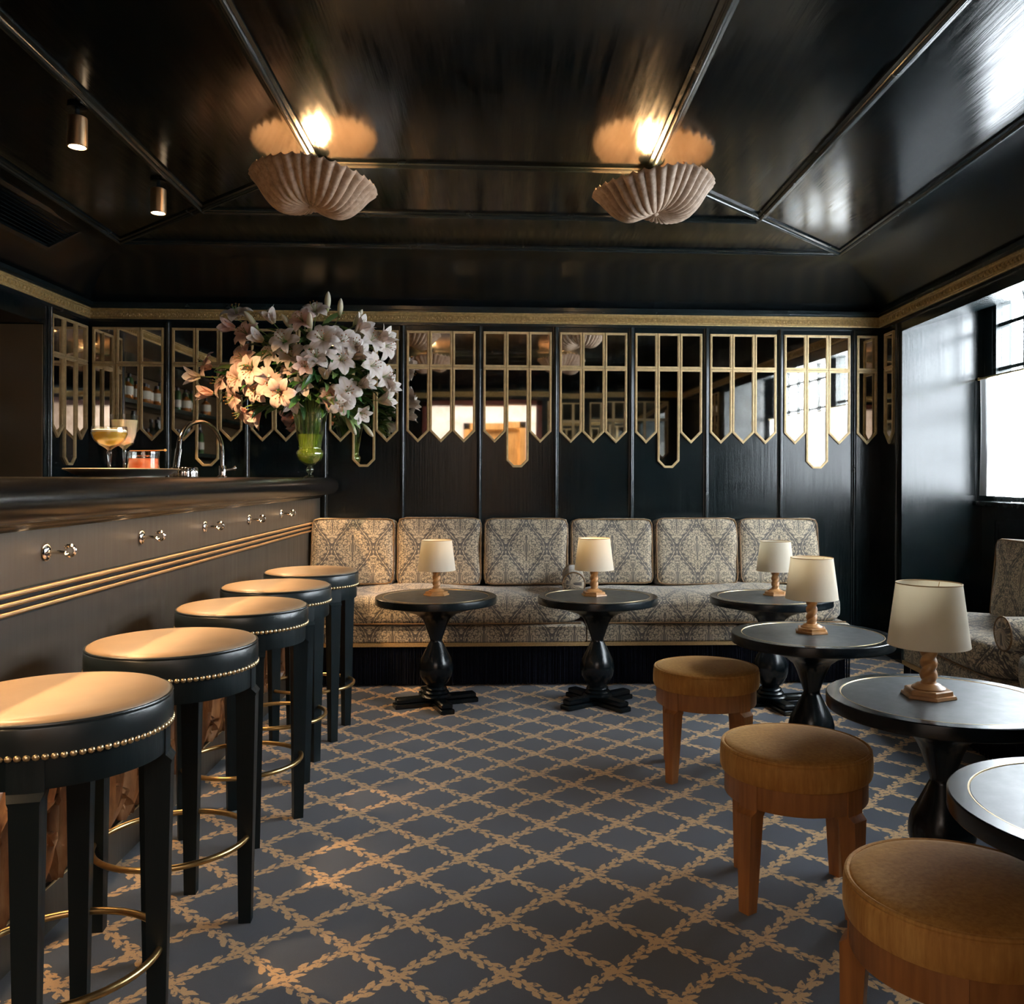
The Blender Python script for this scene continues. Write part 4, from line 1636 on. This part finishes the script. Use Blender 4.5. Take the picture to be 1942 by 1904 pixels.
# plane of the arch runs along the bar
yb, yf = .285, -.360
Ht = .265
pts = [(0, yb, .0), (0, yb, .13)]
cy_, rr_ = (yb + yf + .03) / 2, (yb - yf - .03) / 2
for k in range(1, 16):
    a = PI * k / 16
    pts.append((0, cy_ + rr_ * math.cos(a), .13 + .135 * math.sin(a)))
pts += [(0, yf + .022, .105), (0, yf + .004, .03)]
MB().tube(pts, .0105, 14).build('spout', M['steel'], tp)
MB().tube([(0, yf + .030, .125), (0, yf - .006, .03)], .0145, 14).build('spray_head', M['steel'], tp)
MB().lathe([(0, 0), (.024, 0), (.025, .004), (.019, .010), (.0185, .055), (.016, .060), (0, .060)], 24, c=(0, yb, 0)).build('tap_body', M['steel'], tp)
MB().tube([(.012, yb + .01, .035), (.05, yb + .035, .045)], .006, 8).build('tap_lever', M['steel'], tp)
MB().ball((.052, yb + .037, .047), (.010, .010, .012)).build('lever_knob', M['steel'], tp)
cu = thing('ribbed_strainer', 'low ribbed chrome ring standing under the tap', 'strainer', (-1.42, 4.02, ZC))
MB().lathe([(0, 0), (.058, 0), (.060, .004), (.057, .040), (.054, .044), (.050, .044), (.050, .006), (0, .006)], 72, mod=lambda a, k: 1 + (.03 * math.cos(a * 18) if k in (1, 2, 3) else 0)).build('ring', M['steel'], cu, angle=60)

# ------------------------------------------------------------------ vase and lilies
VX, VY = -1.10, 5.10
vz = ZC
va = thing('glass_vase', 'fluted pale green footed glass vase at the end of the bar', 'vase', (VX, VY, vz))
vp = [(0, 0), (.050, 0), (.052, .002), (.030, .008), (.012, .014), (.010, .022), (.020, .034), (.023, .044), (.018, .056), (.012, .064), (.030, .074), (.060, .095), (.074, .120), (.077, .140), (.070, .154), (.062, .160),
      (.0625, .170), (.068, .210), (.078, .280), (.092, .350), (.0985, .365), (.0965, .366), (.0900, .350), (.0760, .280), (.0655, .210), (.0600, .168), (.0600, .160), (.067, .153), (.074, .139), (.071, .121), (.058, .098), (.020, .078), (0, .076)]
MB().lathe(vp, 48, mod=lambda a, k: 1 + (.035 * math.cos(a * 12) if 9 <= k <= 22 else 0)).build('vase_body', M['vaseglass'], va, angle=70)
MB().lathe([(0, .078), (.020, .080), (.056, .099), (.068, .121), (.071, .139), (.064, .152), (.057, .160), (.057, .168), (.062, .210), (.0665, .245), (0, .245)], 36).build('water', M['vasewater'], va, angle=70)


def petal_mesh(mat, L=.085, W=.021, curl=1.0, name='petal'):
    m = MB()
    NS, NT = 4, 8
    vs, uv = [], []
    ang = R(78)
    x = .004
    z = 0.0
    st = L / NT
    for j in range(NT + 1):
        t = j / NT
        w_ = W * (math.sin(PI * (t * .86 + .10)) ** .8) * (1 if t < .99 else .2)
        for i in range(NS + 1):
            s = i / NS * 2 - 1
            lift = .006 * (1 - s * s) * (1 if t < .9 else .5)
            # petal cross-section is a shallow channel
            vs.append((x - (lift) * math.sin(ang), s * w_, z + lift * math.cos(ang) * -.3))
            uv.append((i / NS, t))
        ang -= R(105) * curl / NT * (.45 + 1.3 * t)
        x += st * math.cos(ang)
        z += st * math.sin(ang)
    fs = [(j * (NS + 1) + i, j * (NS + 1) + i + 1, (j + 1) * (NS + 1) + i + 1, (j + 1) * (NS + 1) + i) for j in range(NT) for i in range(NS)]
    # thickness
    q = len(vs)
    vs += [(a - .0010, b, c - .0008) for a, b, c in vs]
    uv += uv
    fs += [(q + f_[3], q + f_[2], q + f_[1], q + f_[0]) for f_ in fs]
    m.add(vs, fs)
    m.uv = uv
    return m.mesh(name, mat, True, 80)


PM = {(c, k): petal_mesh(M['petal_' + c], .088, .0225, cu_, 'petal') for c in ('white', 'pink') for k, cu_ in (('open', 1.25), ('half', .72), ('trumpet', .38))}


def bud_mesh():
    m = MB()
    prof = [(0, 0), (.004, 0), (.010, .015), (.0145, .040), (.0150, .060), (.0115, .082), (.0055, .096), (0, .102)]
    n = 12
    m.lathe(prof, n, mod=lambda a, k: 1 + .10 * math.cos(3 * a))
    m.uv = [(.0 + (i // len(prof)) / n, prof[i % len(prof)][1] / .10) for i in range(len(m.v))]
    return m.mesh('bud', M['budmat'], True, 80)


BUD = bud_mesh()
st_m = MB()
for k in range(6):
    a = 2 * PI * k / 6 + .3
    tip = (.016 * math.cos(a), .016 * math.sin(a), .062)
    st_m.tube([(0, 0, .008), (.007 * math.cos(a), .007 * math.sin(a), .04), tip], .0008, 4)
STM = st_m.mesh('stamens', M['stemg'])
an = MB()
for k in range(6):
    a = 2 * PI * k / 6 + .3
    an.ball((.016 * math.cos(a), .016 * math.sin(a), .063), (.0032, .0032, .0018), 6, 3)
ANM = an.mesh('anthers', M['anther'])


def leaf_mesh(L, W, droop):
    m = MB()
    NT, NS = 9, 4
    vs = []
    x = z = 0
    ang = R(25)
    for j in range(NT + 1):
        t = j / NT
        w_ = W * (math.sin(PI * (t * .93 + .04)) ** .85)
        for i in range(NS + 1):
            s = i / NS * 2 - 1
            vs.append((x, s * w_, z + abs(s) * w_ * .35))
        ang -= R(droop) / NT
        x += L / NT * math.cos(ang)
        z += L / NT * math.sin(ang)
    fs = [(j * (NS + 1) + i, j * (NS + 1) + i + 1, (j + 1) * (NS + 1) + i + 1, (j + 1) * (NS + 1) + i) for j in range(NT) for i in range(NS)]
    q = len(vs)
    vs += [(a, b, c - .0008) for a, b, c in vs]
    fs += [(q + f_[3], q + f_[2], q + f_[1], q + f_[0]) for f_ in fs]
    return m.add(vs, fs).mesh('leaf', M['leaf'], True, 80)


LEAF = [leaf_mesh(.15, .017, 60), leaf_mesh(.17, .020, 85), leaf_mesh(.12, .015, 35)]


def align(dirv, roll=0):
    q = Vector(dirv).normalized().to_track_quat('Z', 'Y')
    return (q.to_matrix() @ Matrix.Rotation(roll, 3, 'Z')).to_euler()


# blooms: offsets from the bouquet centre in metres (x right, z up), kind, colour
SC = 5.0 / 1680 / 4.046
BL = [(510, 220, 'o', 'w', 0, 1), (420, 350, 't', 'p', -1, .3), (560, 390, 'o', 'p', -.3, .4), (760, 260, 't', 'w', -.35, 1), (625, 310, 'b', 'w', -.6, 1), (640, 430, 't', 'w', -.9, .6), (905, 330, 'b', 'w', -.5, 1),
      (1080, 330, 'b', 'w', .05, 1), (1110, 200, 'o', 'w', 0, 1), (1215, 170, 'b', 'w', .1, 1), (1000, 285, 'o', 'p', -.2, .5), (1312, 215, 'b', 'w', .1, 1), (1448, 290, 'b', 'w', .5, 1), (1500, 340, 't', 'w', .7, .8),
      (1240, 420, 'o', 'w', .1, .5), (1345, 460, 'o', 'w', .3, .3), (1160, 430, 'o', 'w', -.1, .4), (1580, 430, 'o', 'w', .6, .6), (1680, 430, 't', 'w', .8, .6), (1700, 510, 'o', 'w', 1, -.1), (530, 590, 'o', 'p', -.4, .3),
      (240, 640, 'o', 'p', -1, .6), (150, 740, 't', 'w', -1, .1), (350, 780, 'o', 'p', -.7, .2), (480, 760, 'o', 'p', -.4, -.1), (250, 870, 't', 'p', -1, .1), (455, 925, 'o', 'p', -.6, -.3), (520, 1040, 'o', 'p', -.7, -.6),
      (690, 740, 'h', 'w', -.1, .0), (770, 790, 'o', 'p', .2, 0), (640, 850, 'o', 'p', -.2, -.2), (925, 670, 'h', 'p', 0, .2), (1040, 660, 'h', 'p', .2, .1), (920, 560, 'o', 'w', -.1, .5), (1020, 800, 'h', 'w', .05, -.2),
      (830, 880, 'o', 'p', -.1, -.3), (940, 960, 'h', 'w', .1, -.7), (640, 1080, 't', 'p', -.5, -1), (1200, 680, 't', 'w', .05, 1), (1490, 560, 't', 'w', .9, .6), (1590, 650, 'o', 'w', .9, .2), (1530, 790, 't', 'w', .9, .3),
      (1690, 740, 'o', 'w', 1, .1), (1380, 850, 'o', 'w', .4, .1), (1240, 900, 'o', 'p', .0, .1), (1320, 950, 'o', 'w', .2, -.3), (1490, 1040, 'h', 'w', .5, -.5), (1400, 1130, 'b', 'w', .5, -1), (1530, 1160, 'b', 'w', .6, -.9),
      (1690, 910, 't', 'w', 1, .3), (1720, 810, 't', 'w', 1, .4), (860, 440, 'o', 'w', -.2, .6), (1430, 480, 'o', 'w', .5, .5), (750, 560, 'o', 'w', -.4, .4), (1330, 600, 'o', 'w', .4, .2), (590, 690, 'o', 'p', -.3, 0), (1120, 560, 'o', 'w', .1, .5)]
rnd = random.Random(11)
mouth = Vector((VX, VY, vz + .355))
used_lab = {}
for k, (cx_, cy2, kd, colr, fx, fz) in enumerate(BL):
    ux = 320 + cx_ / 4.046
    uz = 530 + cy2 / 4.046
    ex, ez = (cx_ - 1060) / 700, (cy2 - 640) / 520
    rr2 = min(1, ex * ex + ez * ez)
    dep = VY - .30 * math.sqrt(max(0, 1 - rr2)) * rnd.uniform(.5, 1.05) + rnd.uniform(-.04, .10) * rr2
    zc_ = dep
    a = (ux - 1039) / 1680
    tt = dep / (-a * .04994 + .99875)
    P = Vector(((a * .99875 + .04994) * tt, dep, 1.15 - (uz - 904.5) / 1680 * tt))
    fyv = -.9 * math.sqrt(max(.05, 1 - .8 * rr2)) - .15
    F = Vector((fx * 1.0, fyv * (.35 if kd in 'bt' else .9), fz * .8)).normalized()
    size = {'o': 1.3, 't': 1.3, 'h': 1.1, 'b': 1.15}[kd] * rnd.uniform(.9, 1.1)
    L0 = .05 * size
    base = P - F * L0
    # label by clock position and ring
    clock = int(round((math.degrees(math.atan2(ex, -ez)) % 360) / 30)) % 12 or 12
    ringn = 'outer' if rr2 > .72 else ('middle' if rr2 > .22 else 'inner')
    kn = {'o': 'open', 't': 'trumpet shaped', 'h': 'half open', 'b': 'closed bud'}[kd]
    DIRS = ('right and slightly above', 'right and well above', 'far to the right', 'right and slightly below', 'below and to the right', 'straight below', 'below and to the left', 'left and slightly below', 'far to the left', 'left and slightly above', 'left and well above', 'straight above')
    DIRS = ('above and slightly right', 'right and well above') + DIRS[2:]
    lab = '%s %s lily %s the vase mouth, %s part' % ('white' if colr == 'w' else 'pink', kn, DIRS[clock - 1] + (' of' if 'far' in DIRS[clock - 1] else ''), {'outer': 'edge', 'middle': 'full', 'inner': 'heart'}[ringn])
    t = thing('lily_stem', lab, 'flower', mouth, 0, 'lilies in the vase')
    used_lab.setdefault(lab, []).append((P.z, t))
    # stem from inside the vase to the bloom
    ins = Vector((rnd.uniform(-.035, .035), rnd.uniform(-.035, .035), -.23))
    tgt = base - mouth
    mth = Vector((max(-.06, min(.06, tgt.x * .14)), max(-.06, min(.06, tgt.y * .14)), 0))
    ctrl = Vector((tgt.x * .35, tgt.y * .4, tgt.z * .62 + .08))
    pts = [ins, mth]
    for i in range(1, 9):
        u = i / 8
        pts.append(mth * (1 - u) ** 2 + ctrl * 2 * u * (1 - u) + tgt * u * u)
    MB().tube(pts, .0032, 6, rad=[.0032] * 3 + [.003, .0028, .0026, .0024, .0022, .0022, .003]).build('stem', M['stemg'], t)
    rot = align(F, rnd.uniform(0, 6))
    if kd == 'b':
        o = link('bud', BUD, t, tgt, rot)
        o.scale = (size * .95,) * 3
    else:
        fl = link('flower', STM, t, tgt, rot)
        fl.scale = (size,) * 3
        if kd != 't':
            link('anthers', ANM, fl)
        key = {'o': 'open', 't': 'trumpet', 'h': 'half'}[kd]
        for i in range(6):
            o = link('petal', PM[('white' if colr == 'w' else 'pink', key)], fl, (0, 0, -.001 * (i % 2)), (0, R(rnd.uniform(-6, 6)), R(60 * i + rnd.uniform(-6, 6))))
            o.scale = (1, 1.08 if i % 2 else .85, 1)
    # leaves on the outer half of the stem
    for i in range(7):
        q_ = pts[rnd.choice((4, 5, 6, 7))]
        dr = Vector((tgt.x * 1.2 + rnd.uniform(-.3, .3), tgt.y + rnd.uniform(-.26, .2), rnd.uniform(-.25, .12) + tgt.z * .2))
        yaw = math.atan2(dr.y, dr.x)
        pit = -math.atan2(dr.z, math.hypot(dr.x, dr.y))
        o = link('leaf', LEAF[rnd.randrange(3)], t, q_, (Matrix.Rotation(yaw, 3, 'Z') @ Matrix.Rotation(pit * .6 + R(rnd.uniform(-25, 15)), 3, 'Y') @ Matrix.Rotation(rnd.uniform(-.9, .9), 3, 'X')).to_euler())
        o.scale = (rnd.uniform(.8, 1.25),) * 3

ORD = ['', 'second', 'third', 'fourth', 'fifth', 'sixth', 'seventh']
for lab, l in used_lab.items():
    if len(l) > 1:
        l.sort(key=lambda q: -q[0])
        for i, (_, t) in enumerate(l):
            n_ = len(l)
            w_ = {2: ('upper', 'lower'), 3: ('highest', 'central', 'lowest'), 4: ('highest', 'upper', 'lower', 'lowest')}.get(n_, ('highest', 'raised', 'upper', 'central', 'lower', 'sunken', 'lowest', 'bottom'))[i]
            t['label'] = w_ + ' ' + lab
    else:
        l[0][1]['label'] = lab
